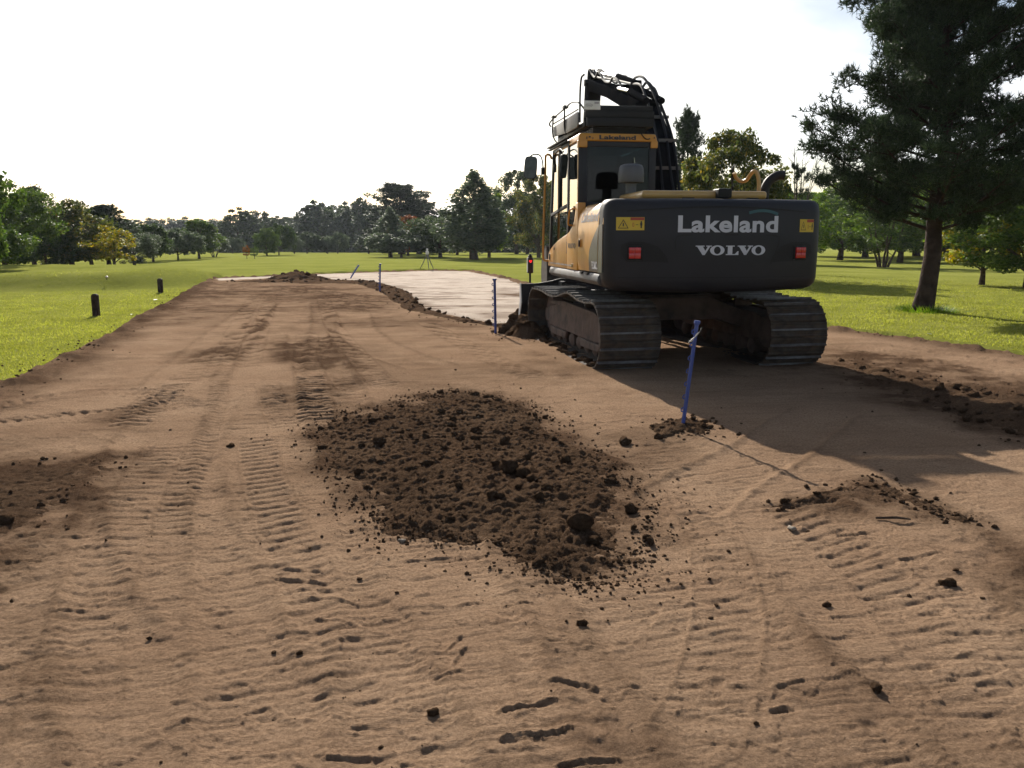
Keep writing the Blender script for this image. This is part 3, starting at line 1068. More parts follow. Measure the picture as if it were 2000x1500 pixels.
def subdiv2d(vs, fs, maxu=0.06):
    """cut wide flat faces so that lettering can follow a curved surface"""
    bm = bmesh.new()
    bv = [bm.verts.new((p[0], p[1], 0)) for p in vs]
    for f in fs:
        try:
            bm.faces.new([bv[i] for i in f])
        except ValueError:
            pass
    xs = [p[0] for p in vs]
    x = min(xs) + maxu
    while x < max(xs):
        g = bm.verts[:] + bm.edges[:] + bm.faces[:]
        bmesh.ops.bisect_plane(bm, geom=g, plane_co=(x, 0, 0), plane_no=(1, 0, 0))
        x += maxu
    bm.verts.index_update()
    v2 = [(v.co.x, v.co.y) for v in bm.verts]
    f2 = [tuple(v.index for v in f.verts) for f in bm.faces]
    bm.free()
    return v2, f2


def decal_cw(name, vs, fs, mat, parent, off=0.004):
    v2, f2 = subdiv2d(vs, fs)
    me = new_mesh(name, [on_cw(a, b, off) for a, b in v2], f2, smooth=True)
    return link(name, me, mat, parent)


def volvo_2d():
    """wide slab-serif capitals"""
    vs, fs = [], []

    def add(poly_v, poly_f):
        k = len(vs)
        vs.extend(poly_v)
        fs.extend([tuple(i + k for i in f) for f in poly_f])

    def V(x):
        add([(x, 1), (x + .62, 1), (x + .62, .9), (x, .9)], [(0, 3, 2, 1)])
        add([(x + .74, 1), (x + 1.14, 1), (x + 1.14, .9), (x + .74, .9)], [(0, 3, 2, 1)])
        add([(x + .10, .9), (x + .50, .9), (x + .72, .36), (x + .66, 0), (x + .50, 0)], [(0, 4, 3, 2, 1)])
        add([(x + .86, .9), (x + 1.02, .9), (x + .66, 0), (x + .62, .12), (x + .66, .36)], [(0, 4, 3, 2, 1)])

    def O(x):
        n_, pv, pf = 28, [], []
        for k in range(n_):
            t = 2 * math.pi * k / n_
            pv += [(x + .5 + .52 * math.cos(t), .5 + .53 * math.sin(t)), (x + .5 + .24 * math.cos(t), .5 + .40 * math.sin(t))]
        for k in range(n_):
            a, b = 2 * k, 2 * ((k + 1) % n_)
            pf.append((a, b, b + 1, a + 1))
        add(pv, pf)

    def L(x):
        add([(x, 1), (x + .62, 1), (x + .62, .9), (x, .9)], [(0, 3, 2, 1)])
        add([(x + .13, .9), (x + .47, .9), (x + .47, .1), (x + .13, .1)], [(0, 3, 2, 1)])
        add([(x, .1), (x + .92, .1), (x + .92, 0), (x, 0)], [(0, 3, 2, 1)])
        add([(x + .92, .1), (x + .92, .40), (x + .84, .40), (x + .66, .1)], [(0, 1, 2, 3)])

    V(0); O(1.04); L(2.16); V(3.0); O(4.06)
    return vs, fs


tv, tf = text_2d('Lakeland', 0.25, 0.0078, spacing=1.05)
decal_cw('lettering', fit(tv, -0.485, 0.635, 1.515, 1.69), tf, M_LET, counterweight)
tv, tf = volvo_2d()
decal_cw('lettering', fit(tv, -0.29, 0.495, 1.278, 1.382), tf, M_LET, counterweight)
arc = [(0.29 + 0.34 * k / 14, 1.70 + 0.052 * math.sin(math.pi * min(1, 0.12 + 0.72 * k / 14)) - 0.0012 * k) for k in range(15)]
sv, sf = cw_strip(arc, 0.030)
link('teal_arc', new_mesh('teal_arc', sv, sf), M_TEAL, counterweight)
# dark raised strips painting the shade in the casting's grooves
m = MB()
for pts, w in (([(-1.02 + 2.0 * k / 20, 1.735 + 0.045 * math.sin(math.pi * k / 20)) for k in range(21)], 0.012),
               ([(-0.50, 1.33), (-0.51, 1.42), (-0.49, 1.475), (-0.40, 1.488), (0.1, 1.492), (0.58, 1.488), (0.66, 1.47), (0.655, 1.40), (0.60, 1.25), (0.57, 1.18)], 0.012),
               ([(-1.1 + 2.1 * k / 16, 1.045) for k in range(17)], 0.010)):
    m.add(*cw_strip(pts, w, 0.003))
link('casting_line_shade', m.mesh('casting_line_shade'), M_BLK, counterweight)
for sgn, u0, u1 in ((1, -0.99, -0.865), (-1, 0.855, 0.985)):
    uc = (u0 + u1) / 2
    # flat dark decal painting the shaded recess around the lamp: rounded at the outside, tailing off to the middle
    hv = [(uc - sgn * 0.15, 1.30), (uc - sgn * 0.14, 1.385), (uc - sgn * 0.06, 1.42), (uc + sgn * 0.10, 1.415), (uc + sgn * 0.24, 1.37), (uc + sgn * 0.33, 1.27), (uc + sgn * 0.36, 1.20), (uc + sgn * 0.2, 1.212), (uc - sgn * 0.08, 1.21)]
    hv = [(max(-1.2, min(1.17, a)), b) for a, b in hv]
    hf = [tuple(range(len(hv)))] if sgn < 0 else [tuple(range(len(hv)))[::-1]]
    hs = decal_cw('lamp_recess_shade', hv, hf, M_BLK, counterweight, 0.002)
    y_ = cw_s(uc)
    slope = math.atan2(cw_s(uc + 0.05) - cw_s(uc - 0.05), 0.1)
    hb = MB().box(-0.082, 0.082, -0.018, 0.03, -0.075, 0.075)
    o = up('lamp_housing', hb, M_RUB, counterweight, 0.012)
    o.location = (uc, y_, 1.302); o.rotation_euler = (0, 0, slope)
    lb = MB()
    for a in range(2):
        for b in range(2):
            lb.box(-0.062 + a * 0.063, -0.001 + a * 0.063, -0.03, 0.0, -0.057 + b * 0.058, 0.0 + b * 0.058)
    o = up('tail_lamp', lb, M_RED, counterweight, 0.004)
    o.location = (uc, y_ - 0.004, 1.302); o.rotation_euler = (0, 0, slope)


def quad2(x0, x1, y0, y1):
    return [(x0, y0), (x1, y0), (x1, y1), (x0, y1)], [(0, 1, 2, 3)]


for k, (u0, u1) in enumerate(((-1.125, -0.835), (0.905, 1.085))):
    z0, z1 = (1.538, 1.672) if k == 0 else (1.522, 1.658)
    W, H = u1 - u0, z1 - z0
    lab = decal_cw('warning_label', *quad2(u0, u1, z0, z1), M_LBL, counterweight, 0.003)
    decal_cw('label_header', *quad2(u0 + .50 * W, u1 - .012 * W, z1 - .24 * H, z1 - .02 * H), M_LBLR, lab, 0.005)
    t = [(u0 + .06 * W, z0 + .14 * H), (u0 + .44 * W, z0 + .14 * H), (u0 + .25 * W, z0 + .84 * H)]
    c_ = (sum(p[0] for p in t) / 3, sum(p[1] for p in t) / 3)
    ti = [(c_[0] + (p[0] - c_[0]) * .80, c_[1] + (p[1] - c_[1]) * .80) for p in t]
    decal_cw('warning_symbol', t + ti, [(0, 1, 4, 3), (1, 2, 5, 4), (2, 0, 3, 5)], M_LETB, lab, 0.0065)
    decal_cw('warning_symbol', *quad2(u0 + .23 * W, u0 + .27 * W, z0 + .30 * H, z0 + .55 * H), M_LETB, lab, 0.0065)
    decal_cw('warning_symbol', *quad2(u0 + .69 * W, u0 + .78 * W, z0 + .40 * H, z0 + .44 * H), M_LETB, lab, 0.0065)
    fig = [(.86, .16), (.91, .16), (.91, .36), (.925, .38), (.925, .56), (.905, .60), (.915, .66), (.885, .72), (.855, .66), (.865, .60), (.845, .56), (.845, .38), (.86, .36)]
    decal_cw('warning_symbol', [(u0 + p * W, z0 + q * H) for p, q in fig], [tuple(range(len(fig)))], M_LETB, lab, 0.0065)
    ring = []
    rf = []
    for q in range(10):
        an = 2 * math.pi * q / 10
        ring += [(u0 + .60 * W + .035 * W * math.cos(an), z0 + .42 * H + .17 * H * math.sin(an)), (u0 + .60 * W + .02 * W * math.cos(an), z0 + .42 * H + .13 * H * math.sin(an))]
    for q in range(10):
        a_, b_ = 2 * q, 2 * ((q + 1) % 10)
        rf.append((a_, b_, b_ + 1, a_ + 1))
    decal_cw('warning_symbol', ring, rf, M_LBLR, lab, 0.0065)

# ---------------------------------------------------------------- side panels (left of the machine)
US = -1.24
prof = [(-1.235, 1.088), (-1.245, 1.20), (-1.247, 1.45), (-1.240, 1.66), (-1.225, 1.74), (-1.19, 1.80), (-1.13, 1.845), (-1.02, 1.865), (-0.80, 1.868), (-0.80, 1.80), (-1.1, 1.75), (-1.17, 1.60), (-1.18, 1.088)]


def prof_u(z_):
    for (a, b), (c, d) in zip(prof[:7], prof[1:8]):
        if b <= z_ <= d:
            return a + (c - a) * (z_ - b) / (d - b)
    return -1.245


rear_door = up('side_door', MB().prism_y([(a, b) for a, b in prof], -1.80, -0.742), M_YEL, angle=60)


def side_pt(s, z_, off=0.003):
    return (prof_u(z_) - off, s, z_)


def decal_side(name, vs, fs, mat, parent, off=0.003, cut=0.08):
    """(-s, z) plane, seen from the left side"""
    sw = [(b, -a) for a, b in vs]
    v2, f2 = subdiv2d(sw, fs, cut)
    me = new_mesh(name, [side_pt(-(-b), a, off) if False else side_pt(b, a, off) for a, b in v2], f2)
    return link(name, me, mat, parent)


swoosh = [(1.797, 1.090), (1.797, 1.585), (1.74, 1.560), (1.66, 1.515), (1.58, 1.465), (1.50, 1.415), (1.43, 1.36), (1.385, 1.31), (1.365, 1.24), (1.36, 1.090)]
decal_side('grey_swoosh', swoosh, [tuple(range(len(swoosh)))], M_GRY2, rear_door, 0.002, 0.05)
tv, tf = text_2d('Lakeland', 0.2, 0.004)
# the far end of the word stands towards the back of the machine: text runs front -> back seen from the left
decal_side('lettering', fit(tv, 0.93, 1.755, 1.64, 1.755), tf, M_LET2, rear_door, 0.0035, 0.03)
tv, tf = text_2d('ECI40C', 0.1, 0.003)
decal_side('lettering', fit(tv, 1.52, 1.78, 1.118, 1.205), tf, M_LET, rear_door, 0.0045, 0.03)
o = up('door_latch', MB().box(-0.012, 0.004, -0.05, 0.05, -0.05, 0.05), M_YEL, rear_door, 0.006); o.location = (-1.247, -0.90, 1.405)
o = up('latch_handle', MB().box(-0.016, 0.004, -0.018, 0.018, -0.042, 0.036), M_BLK, rear_door, 0.004); o.location = (-1.258, -0.925, 1.402)
# corner cover between side door and counterweight
up('corner_panel', MB().prism_y([(a + 0.006, b) for a, b in prof], -1.985, -1.806), M_YEL, label='yellow panel end beside the counterweight', angle=60)
o = up('corner_swoosh', MB().box(-1.2445, -1.19, -1.985, -1.806, 1.092, 1.60), M_GRY2)

front_prof = [(1.30, 1.075), (1.31, 1.20), (1.27, 1.262), (1.10, 1.325), (0.85, 1.385), (0.56, 1.435), (0.25, 1.478), (-0.06, 1.515), (-0.06, 1.075)]
front_panel = up('side_panel', MB().prism_x(front_prof, -1.245, -1.15), M_YEL, bevel=0.014, segs=3)
mid_prof = [(-0.075, 1.075), (-0.075, 1.517), (-0.22, 1.545), (-0.40, 1.60), (-0.52, 1.68), (-0.58, 1.78), (-0.60, 1.885), (-0.735, 1.885), (-0.735, 1.075)]
mid_panel = up('side_panel', MB().prism_x(mid_prof, -1.247, -1.15), M_YEL, bevel=0.014, segs=3)
tv, tf = volvo_2d()
a = fit(tv, 0.16, 0.64, 1.338, 1.40)
link('lettering', new_mesh('lettering', [(-1.2505, -p[0], p[1]) for p in a], tf), M_LETB, mid_panel)
m = MB()
random.seed(3)
q = -1.16
while q < 0.45:
    w = random.uniform(0.015, 0.05)
    m.add([(-1.2505, -q, 1.115), (-1.2505, -q - w, 1.115), (-1.2505, -q - w, 1.115 + random.uniform(.012, .024)), (-1.2505, -q, 1.115 + random.uniform(.012, .024))], [(0, 1, 2, 3)])
    q += w + random.uniform(0.008, 0.02)
o = link('fine_print', m.mesh('fine_print'), M_LET2, front_panel)
up('panel_gap', MB().box(-1.247, -1.16, -0.079, -0.056, 1.27, 1.42), M_RUB)
o = up('latch_knob', MB().lathe((0, 0, 0), [(0.022, 0), (0.022, 0.012), (0.012, 0.02)], 12, 'x'), M_CHROME, mid_panel); o.location = (-1.262, -0.46, 1.128)
o = up('keyhole', MB().lathe((0, 0, 0), [(0.018, 0), (0.018, 0.008)], 10, 'x'), M_RUB, front_panel); o.location = (-1.251, 0.82, 1.325)
up('side_lamp', MB().box(-1.252, -1.2, 1.14, 1.225, 1.165, 1.25), M_RUB, bevel=0.006)
# grab rail on the mid panel
up('grab_rail', MB().tube(spline([(-1.25, -0.42, 1.62), (-1.30, -0.44, 1.63), (-1.305, -0.47, 1.70), (-1.305, -0.55, 1.80), (-1.25, -0.57, 1.82)], 5), 0.011, 8), M_YEL)
for s_, a_, b_ in ((-0.40, 1.62, 1.78), (-0.45, 1.64, 1.82), (-0.5, 1.69, 1.85)):
    up('side_louver', MB().box(-1.251, -1.2, s_, s_ + 0.015, a_, b_), M_BLK)

# right side of the body, hood, deck
up('side_door', MB().prism_y([(-a - 0.01, b) for a, b in prof], -1.40, 0.35), M_YEL, angle=60)
up('tool_box', MB().box(0.62, 1.22, 0.36, 1.28, 1.08, 1.72), M_YEL, bevel=0.03, segs=3)
up('main_frame', MB().box(-1.10, 1.10, -1.70, 1.30, 0.955, 1.10), M_BLK, bevel=0.02)
sk = [(-1.235, 1.072), (-1.255, 1.04), (-1.26, 0.99), (-1.235, 0.955), (-1.17, 0.935), (-1.06, 0.935), (-1.06, 1.072)]
skirt_l = up('frame_skirt', MB().prism_y(sk, -1.86, 1.12), M_SKIRT, bevel=0.008)
nose = MB()
for k in range(6):
    pass
up('skirt_nose', MB().add([(a, 1.121, b) for a, b in sk] + [(a * 0.985 + 0.01, 1.25, 1.0 + (b - 1.0) * 0.75 + 0.012) for a, b in sk] + [(a * 0.96, 1.315, 1.045 + (b - 1.0) * 0.25) for a, b in sk],
   [(i, (i + 1) % 7, (i + 1) % 7 + 7, i + 7) for i in range(7)] + [(i + 7, (i + 1) % 7 + 7, (i + 1) % 7 + 14, i + 14) for i in range(7)] + [tuple(range(7))[::-1], tuple(range(14, 21))]), M_SKIRT)
for s_ in (-1.32, -1.0):
    up('skirt_notch', MB().box(-1.262, -1.2, s_ - 0.06, s_ + 0.05, 1.045, 1.075), M_RUB)
up('frame_skirt', MB().prism_y([(-a, b) for a, b in sk], -1.35, 1.28), M_SKIRT, bevel=0.008)
up('engine_deck', MB().box(-1.02, 1.1, -1.72, -0.60, 1.60, 1.862), M_YEL, bevel=0.02)
hood = up('engine_hood', MB().box(-0.80, 0.60, -1.93, -0.95, 1.873, 1.962), M_TAN, bevel=0.042, segs=4)
o = up('hood_latch', MB().box(-0.075, 0.075, -0.09, 0.08, -0.05, 0.05), M_RUB, hood, 0.02, 3); o.location = (0.085, -1.935, 1.93)
for u_ in (-0.30, 0.42):
    o = up('hood_hinge', MB().box(-0.06, 0.06, -0.03, 0.03, -0.012, 0.012), M_BLK, hood, 0.004); o.location = (u_, -1.95, 1.874)
# air pre-cleaner
pre = up('air_cleaner', MB().lathe((-0.70, -1.10, 0), [(0.062, 1.85), (0.062, 2.085), (0.07, 2.09), (0.143, 2.095), (0.148, 2.11), (0.146, 2.20), (0.138, 2.265), (0.122, 2.29), (0.09, 2.302), (0.02, 2.306)], 28), M_AIR, angle=50)
up('clamp_ring', MB().lathe((-0.70, -1.10, 0), [(0.068, 1.94), (0.069, 1.955), (0.068, 1.97)], 20), M_BLK, pre)
# exhaust and grab rail at the far corner of the deck
up('exhaust_pipe', MB().tube(spline([(1.00, -0.95, 1.80), (1.00, -0.95, 1.96), (1.01, -0.95, 2.06), (1.06, -0.96, 2.15), (1.15, -0.98, 2.205), (1.22, -1.0, 2.20)], 5), 0.055, 14, False), M_BLK)
up('grab_rail', MB().tube(spline([(0.90, -1.0, 1.86), (0.905, -1.0, 2.02), (0.90, -1.0, 2.14), (0.87, -0.99, 2.235), (0.835, -0.97, 2.245), (0.82, -0.9, 2.20), (0.83, -0.8, 2.16), (0.80, -0.72, 2.15), (0.74, -0.70, 2.19), (0.70, -0.72, 2.25)], 5), 0.024, 10), M_TAN)

# ---------------------------------------------------------------- cab
CL, CR, CB, CF = -1.205, -0.235, -0.54, 1.38
ZF, ZT = 1.10, 2.62
cab = MB()
cab.prism_z([(CL, CB), (CL + 0.115, CB), (CL + 0.115, CB + 0.07), (CL + 0.05, CB + 0.11), (CL, CB + 0.11)], 1.62, ZT)       # rear left pillar
cab.prism_z([(CR, CB), (CR, CB + 0.11), (CR - 0.05, CB + 0.11), (CR - 0.09, CB + 0.07), (CR - 0.09, CB)], 1.62, ZT)
cab.prism_x([(1.42, 1.10), (1.34, 1.10), (1.12, ZT), (1.20, ZT)], CL, CL + 0.06)
cab.prism_x([(1.42, 1.10), (1.34, 1.10), (1.12, ZT), (1.20, ZT)], CR - 0.06, CR)
cab.box(CL + 0.115, CR - 0.09, CB, CB + 0.06, 2.555, ZT)
cab.box(CL + 0.05, CR - 0.05, CB + 0.01, CB + 0.06, 1.62, 1.90)
cab.box(CL + 0.05, CR, CB + 0.06, 1.38, 1.08, 1.14)
cab_frame = up('cab_frame', cab, M_GRY, bevel=0.010, segs=2)
# glossy left flank: quarter panel, door
up('quarter_panel', MB().prism_x([(-0.535, 1.60), (-0.535, ZT), (-0.02, ZT), (-0.02, 1.52)], CL + 0.012, CL + 0.05), M_BLK)
up('quarter_pane', MB().prism_x([(-0.50, 1.72), (-0.50, ZT - 0.02), (-0.03, ZT - 0.02), (-0.03, 1.60)], CL - 0.002, CL + 0.006), M_GLASS)
up('quarter_trim', MB().prism_x([(-0.535, 1.60), (-0.535, ZT), (-0.505, ZT), (-0.505, 1.60)], CL - 0.006, CL + 0.01), M_TAN)
door = MB()
door.prism_x([(-0.005, 1.46), (-0.005, ZT + 0.06), (0.085, ZT + 0.06), (0.085, 1.46)], CL - 0.012, CL + 0.03)
door.prism_x([(1.12, ZT + 0.06), (1.165, ZT + 0.06), (1.39, 1.28), (1.33, 1.28)], CL - 0.012, CL + 0.03)
door.prism_x([(0.085, ZT + 0.06), (1.12, ZT + 0.06), (1.12, ZT + 0.015), (0.085, ZT + 0.015)], CL - 0.012, CL + 0.03)
door.prism_x([(0.085, 1.905), (0.085, 1.865), (0.40, 1.845), (1.30, 1.775), (1.295, 1.815), (0.42, 1.885)], CL - 0.012, CL + 0.03)
door_o = up('cab_door', door, M_BLK, bevel=0.004)
up('window_bar', MB().box(-0.02, 0.015, 0.61, 0.65, 1.84, 2.635), M_BLK, door_o).location = (CL - 0.0, 0, 0)
gl = MB().prism_x([(0.085, 1.875), (0.085, 2.63), (1.125, 2.63), (1.30, 1.80)], CL + 0.004, CL + 0.010)
up('door_pane', gl, M_GLASS, door_o)
gl = MB().prism_x([(0.085, 1.46), (0.085, 1.87), (1.30, 1.785), (1.38, 1.28), (0.9, 1.38)], CL + 0.004, CL + 0.010)
up('door_pane', gl, M_GLASS, door_o)
o = up('door_handle', MB().box(-0.03, 0.0, -0.06, 0.06, -0.012, 0.012), M_BLK, door_o, 0.005); o.location = (CL - 0.012, 0.10, 1.79)
up('rear_pane', MB().box(CL + 0.11, CR - 0.085, CB + 0.018, CB + 0.026, 1.88, 2.56), M_RGLASS, cab_frame)
up('windscreen', MB().prism_x([(1.395, 1.15), (1.402, 1.15), (1.186, ZT), (1.179, ZT)], CL + 0.06, CR - 0.06), M_GLASS, cab_frame)
up('side_pane', MB().box(CR - 0.012, CR - 0.005, CB + 0.11, 1.20, 1.75, ZT - 0.02), M_GLASS, cab_frame)
# roof cap with tabs, side rain visor
rf = MB()
rf.add([(CL - 0.012, CB - 0.02, ZT), (CR + 0.012, CB - 0.02, ZT), (CR + 0.012, 1.22, ZT), (CL - 0.012, 1.22, ZT),
        (CL + 0.01, CB + 0.0, 2.715), (CR - 0.01, CB + 0.0, 2.715), (CR - 0.02, 1.20, 2.735), (CL + 0.02, 1.20, 2.735)],
       [(0, 3, 2, 1), (4, 5, 6, 7), (0, 1, 5, 4), (1, 2, 6, 5), (2, 3, 7, 6), (3, 0, 4, 7)])
roof = up('cab_roof', rf, M_YEL, bevel=0.028, segs=4, angle=60)
for u0, u1 in ((CL - 0.012, CL + 0.105), (CR - 0.075, CR + 0.012)):
    up('roof_tab', MB().box(u0, u1, CB - 0.022, CB + 0.06, 2.545, ZT + 0.01), M_YEL, roof, 0.012, 3)
tv, tf = text_2d('Lakeland', 0.1, 0.0035)
a = fit(tv, -0.955, -0.50, 2.638, 2.692)
link('lettering', new_mesh('lettering', [(p[0], CB - 0.0225 + (p[1] - 2.638) * 0.19, p[1]) for p in a], tf), M_LETB, roof)
for a_, b_, c_, d_ in ((-1.115, -1.105, 2.64, 2.67), (-1.085, -1.065, 2.66, 2.675), (-1.04, -1.03, 2.645, 2.66), (-0.275, -0.262, 2.66, 2.673)):
    up('roof_bolt', MB().box(a_, b_, CB - 0.026, CB - 0.01, c_, d_), M_LETB, roof)
up('roof_cable', MB().tube(spline([(-0.44, CB - 0.01, 2.725), (-0.42, CB - 0.028, 2.69), (-0.385, CB - 0.028, 2.655), (-0.345, CB - 0.024, 2.65), (-0.325, CB - 0.02, 2.66)], 4), 0.007, 6), M_RUB, roof)
up('rain_visor', MB().prism_x([(-0.03, 2.70), (-0.03, 2.715), (1.28, 2.735), (1.28, 2.715)], CL - 0.075, CL - 0.01).prism_x([(-0.02, 2.672), (-0.02, 2.684), (1.28, 2.698), (1.28, 2.686)], CL - 0.06, CL - 0.012), M_BLK, bevel=0.003)
# seat and controls seen through the glass
seat = MB()
seat.prism_x([(0.02, 1.55), (-0.10, 2.12), (-0.05, 2.16), (0.05, 2.12), (0.16, 1.58)], -1.02, -0.46)
seat.prism_x([(-0.10, 2.10), (-0.12, 2.33), (-0.06, 2.36), (0.0, 2.33), (-0.01, 2.10)], -0.93, -0.58)
seat.box(-1.01, -0.47, -0.10, 0.03, 1.50, 2.19)
seat.box(-0.97, -0.50, 0.0, 0.55, 1.45, 1.58)
seat.box(-0.9, -0.6, 0.05, 0.5, 1.14, 1.45)
up('driver_seat', seat, M_SEAT, bevel=0.03, segs=3)
up('control_console', MB().box(-1.10, -0.99, 0.15, 0.6, 1.14, 1.68).box(-0.48, -0.36, -0.3, 0.6, 1.14, 1.66).box(-0.42, -0.3, 0.75, 1.15, 1.14, 1.98), M_RUB, bevel=0.015)
up('control_lever', MB().tube([(-1.04, 0.5, 1.68), (-1.04, 0.53, 1.82)], 0.014), M_RUB)
up('control_lever', MB().tube([(-0.42, 0.5, 1.66), (-0.42, 0.53, 1.80)], 0.014), M_RUB)
up('antenna', MB().tube([(-0.50, CB - 0.03, 2.30), (-0.52, CB - 0.03, 2.43)], 0.004, 5), M_CHROME)
# ---------------------------------------------------------------- roof guard with rails, sign plate
gd = MB()
gd.box(-1.10, -0.27, -0.52, -0.46, 2.80, 2.90)
gd.box(-1.12, -0.26, -0.50, -0.44, 2.905, 2.985)
gd.box(-1.10, -0.27, -0.47, -0.41, 2.99, 3.05)
gd.box(-1.12, -1.06, -0.46, 1.30, 2.80, 2.86)
gd.box(-0.32, -0.26, -0.46, 1.30, 2.80, 2.86)
gd.box(-1.0, -0.34, -0.40, 1.25, 2.735, 2.80)
for k in range(12):
    gd.box(-1.08, -0.30, -0.36 + k * 0.135, -0.30 + k * 0.135, 2.83, 2.85)
gd.box(-1.12, -0.26, 1.24, 1.30, 2.80, 3.06)
guard = up('roof_guard', gd, M_BLK, bevel=0.006)
up('guard_side_plate', MB().prism_x([(-0.26, 2.815), (-0.30, 2.85), (-0.30, 2.985), (-0.26, 2.998), (1.46, 3.03), (1.46, 2.90), (0.4, 2.83)], -1.172, -1.152), M_SKIRT, guard, 0.004)
rl = MB()
rl.tube(spline([(-1.10, -0.40, 3.00), (-1.16, -0.30, 3.10), (-1.17, 0.1, 3.165), (-1.17, 0.50, 3.16), (-1.17, 1.3, 3.155)], 5), 0.011, 7)
rl.tube([(-1.17, -0.30, 3.02), (-1.17, 1.40, 3.075)], 0.009, 7)
rl.tube(spline([(-1.18, 0.50, 3.165), (-1.18, 0.50, 2.92), (-1.16, 0.46, 2.82)], 4), 0.011, 7)
rl.tube(spline([(-1.18, 1.33, 3.16), (-1.19, 1.33, 2.95), (-1.17, 1.15, 2.80), (-1.12, 0.95, 2.76)], 5), 0.011, 7)
rl.tube(spline([(-1.17, 1.3, 3.155), (-1.21, 1.48, 3.09), (-1.18, 1.50, 3.05)], 4), 0.011, 7)
rl.box(-1.20, -1.14, 0.44, 0.56, 3.155, 3.185)
rl.box(-1.20, -1.14, 1.27, 1.39, 3.15, 3.175)
up('guard_rail', rl, M_BLK, guard)
sign = up('sign_plate', MB().box(-1.148, -0.945, -0.545, -0.535, 2.985, 3.088), M_WHT, guard, 0.002)
ring = MB()
for q in range(16):
    a0, a1 = 2 * math.pi * q / 16, 2 * math.pi * (q + 1) / 16
    P_ = lambda r_, a_: (-1.085 + 0.045 * r_ * math.cos(a_), -0.5475, 3.035 + 0.022 * r_ * math.sin(a_))
    ring.add([P_(1, a0), P_(1, a1), P_(.82, a1), P_(.82, a0)], [(0, 1, 2, 3)])
ring.add([(-1.115, -0.5475, 3.03), (-1.055, -0.5475, 3.03), (-1.055, -0.5475, 3.041), (-1.115, -0.5475, 3.041)], [(0, 1, 2, 3)])
ring.add([(-1.02, -0.5475, 3.052), (-0.965, -0.5475, 3.052), (-0.965, -0.5475, 3.076), (-1.02, -0.5475, 3.076)], [(0, 1, 2, 3)])
link('sign_mark', ring.mesh('sign_mark'), M_LET2, sign)

# ---------------------------------------------------------------- mirrors on the front rail
rail = up('mirror_rail', MB().tube(spline([(-1.24, 1.30, 1.15), (-1.30, 1.33, 1.16), (-1.315, 1.34, 1.24), (-1.31, 1.32, 1.7), (-1.30, 1.27, 2.4), (-1.30, 1.26, 2.60), (-1.28, 1.24, 2.635), (-1.24, 1.22, 2.62), (-1.22, 1.21, 2.57)], 6), 0.017, 8), M_YEL)


def mirror(name_, c, w, h, tilt):
    pts = []
    for k in range(20):
        a = 2 * math.pi * k / 20
        ca_, sa_ = math.cos(a), math.sin(a)
        pts.append((math.copysign(abs(ca_) ** 0.45, ca_) * w / 2, math.copysign(abs(sa_) ** 0.45, sa_) * h / 2))
    mb = MB().prism_y(pts, -0.012, 0.035)
    o = up(name_, mb, M_RUB, None, 0.012, 2)
    o.location = Matrix.Rotation(YU, 4, 'Z') @ Vector(c)
    o.rotation_euler = (0.0, R(4), YU + tilt)
    g = up('mirror_glass', MB().prism_y([(a * 0.9, b * 0.93) for a, b in pts], -0.016, -0.0125), M_MIRROR, o)
    return o


mirror('wing_mirror', (-1.515, 1.26, 2.455), 0.185, 0.315, R(-12))
mirror('wing_mirror', (-1.30, -0.10, 2.36), 0.10, 0.30, R(20))
up('mirror_arm', MB().tube(spline([(-1.30, 1.27, 2.40), (-1.33, 1.27, 2.44), (-1.345, 1.27, 2.55), (-1.38, 1.27, 2.625), (-1.46, 1.27, 2.64), (-1.52, 1.27, 2.61)], 5), 0.010, 7), M_BLK)
up('mirror_clamp', MB().box(-1.36, -1.315, 1.25, 1.29, 2.36, 2.46), M_BLK, bevel=0.006)
up('mirror_arm', MB().tube(spline([(-1.23, 0.85, 2.44), (-1.28, 0.6, 2.57), (-1.30, 0.2, 2.60), (-1.30, -0.06, 2.54)], 5), 0.010, 7), M_BLK)
up('mirror_clamp', MB().box(-1.26, -1.22, 0.83, 0.87, 2.36, 2.46), M_BLK, bevel=0.006)

# ---------------------------------------------------------------- boom, stick, bucket
BU0, BU1 = 0.03, 0.36
boom = up('lower_boom', MB().prism_x([(0.08, 1.35), (0.06, 1.6), (0.38, 2.11), (0.54, 2.6), (0.78, 2.90), (1.26, 3.30), (1.42, 3.40), (1.56, 3.30), (1.50, 3.12), (1.10, 2.65), (0.86, 2.2), (0.55, 1.6), (0.30, 1.32)], BU0, BU1), M_BOOM, bevel=0.02)
up('upper_boom', MB().prism_x([(1.28, 3.18), (1.36, 3.42), (2.4, 3.70), (3.3, 3.96), (4.72, 4.32), (4.84, 4.28), (4.82, 4.14), (3.3, 3.77), (2.4, 3.50), (1.5, 3.16)], BU0 + 0.03, BU1 - 0.03), M_BOOM, bevel=0.015)
up('boom_pin', MB().lathe((BU0 - 0.05, 1.42, 3.28), [(0.07, 0), (0.07, 0.43)], 14, 'x'), M_BLK)
up('boom_pin', MB().lathe((BU0 - 0.02, 4.78, 4.27), [(0.06, 0), (0.06, 0.37)], 14, 'x'), M_BLK)
up('boom_cylinder', MB().tube([(-0.06, 0.75, 1.35), (-0.06, 1.05, 2.3)], 0.062, 12), M_BOOM)
up('boom_cylinder', MB().tube([(0.45, 0.75, 1.35), (0.45, 1.05, 2.3)], 0.062, 12), M_BOOM)
up('boom_rod', MB().tube([(-0.06, 1.05, 2.3), (-0.06, 1.25, 2.95)], 0.035, 10), M_CHROME)
up('boom_rod', MB().tube([(0.45, 1.05, 2.3), (0.45, 1.25, 2.95)], 0.035, 10), M_CHROME)
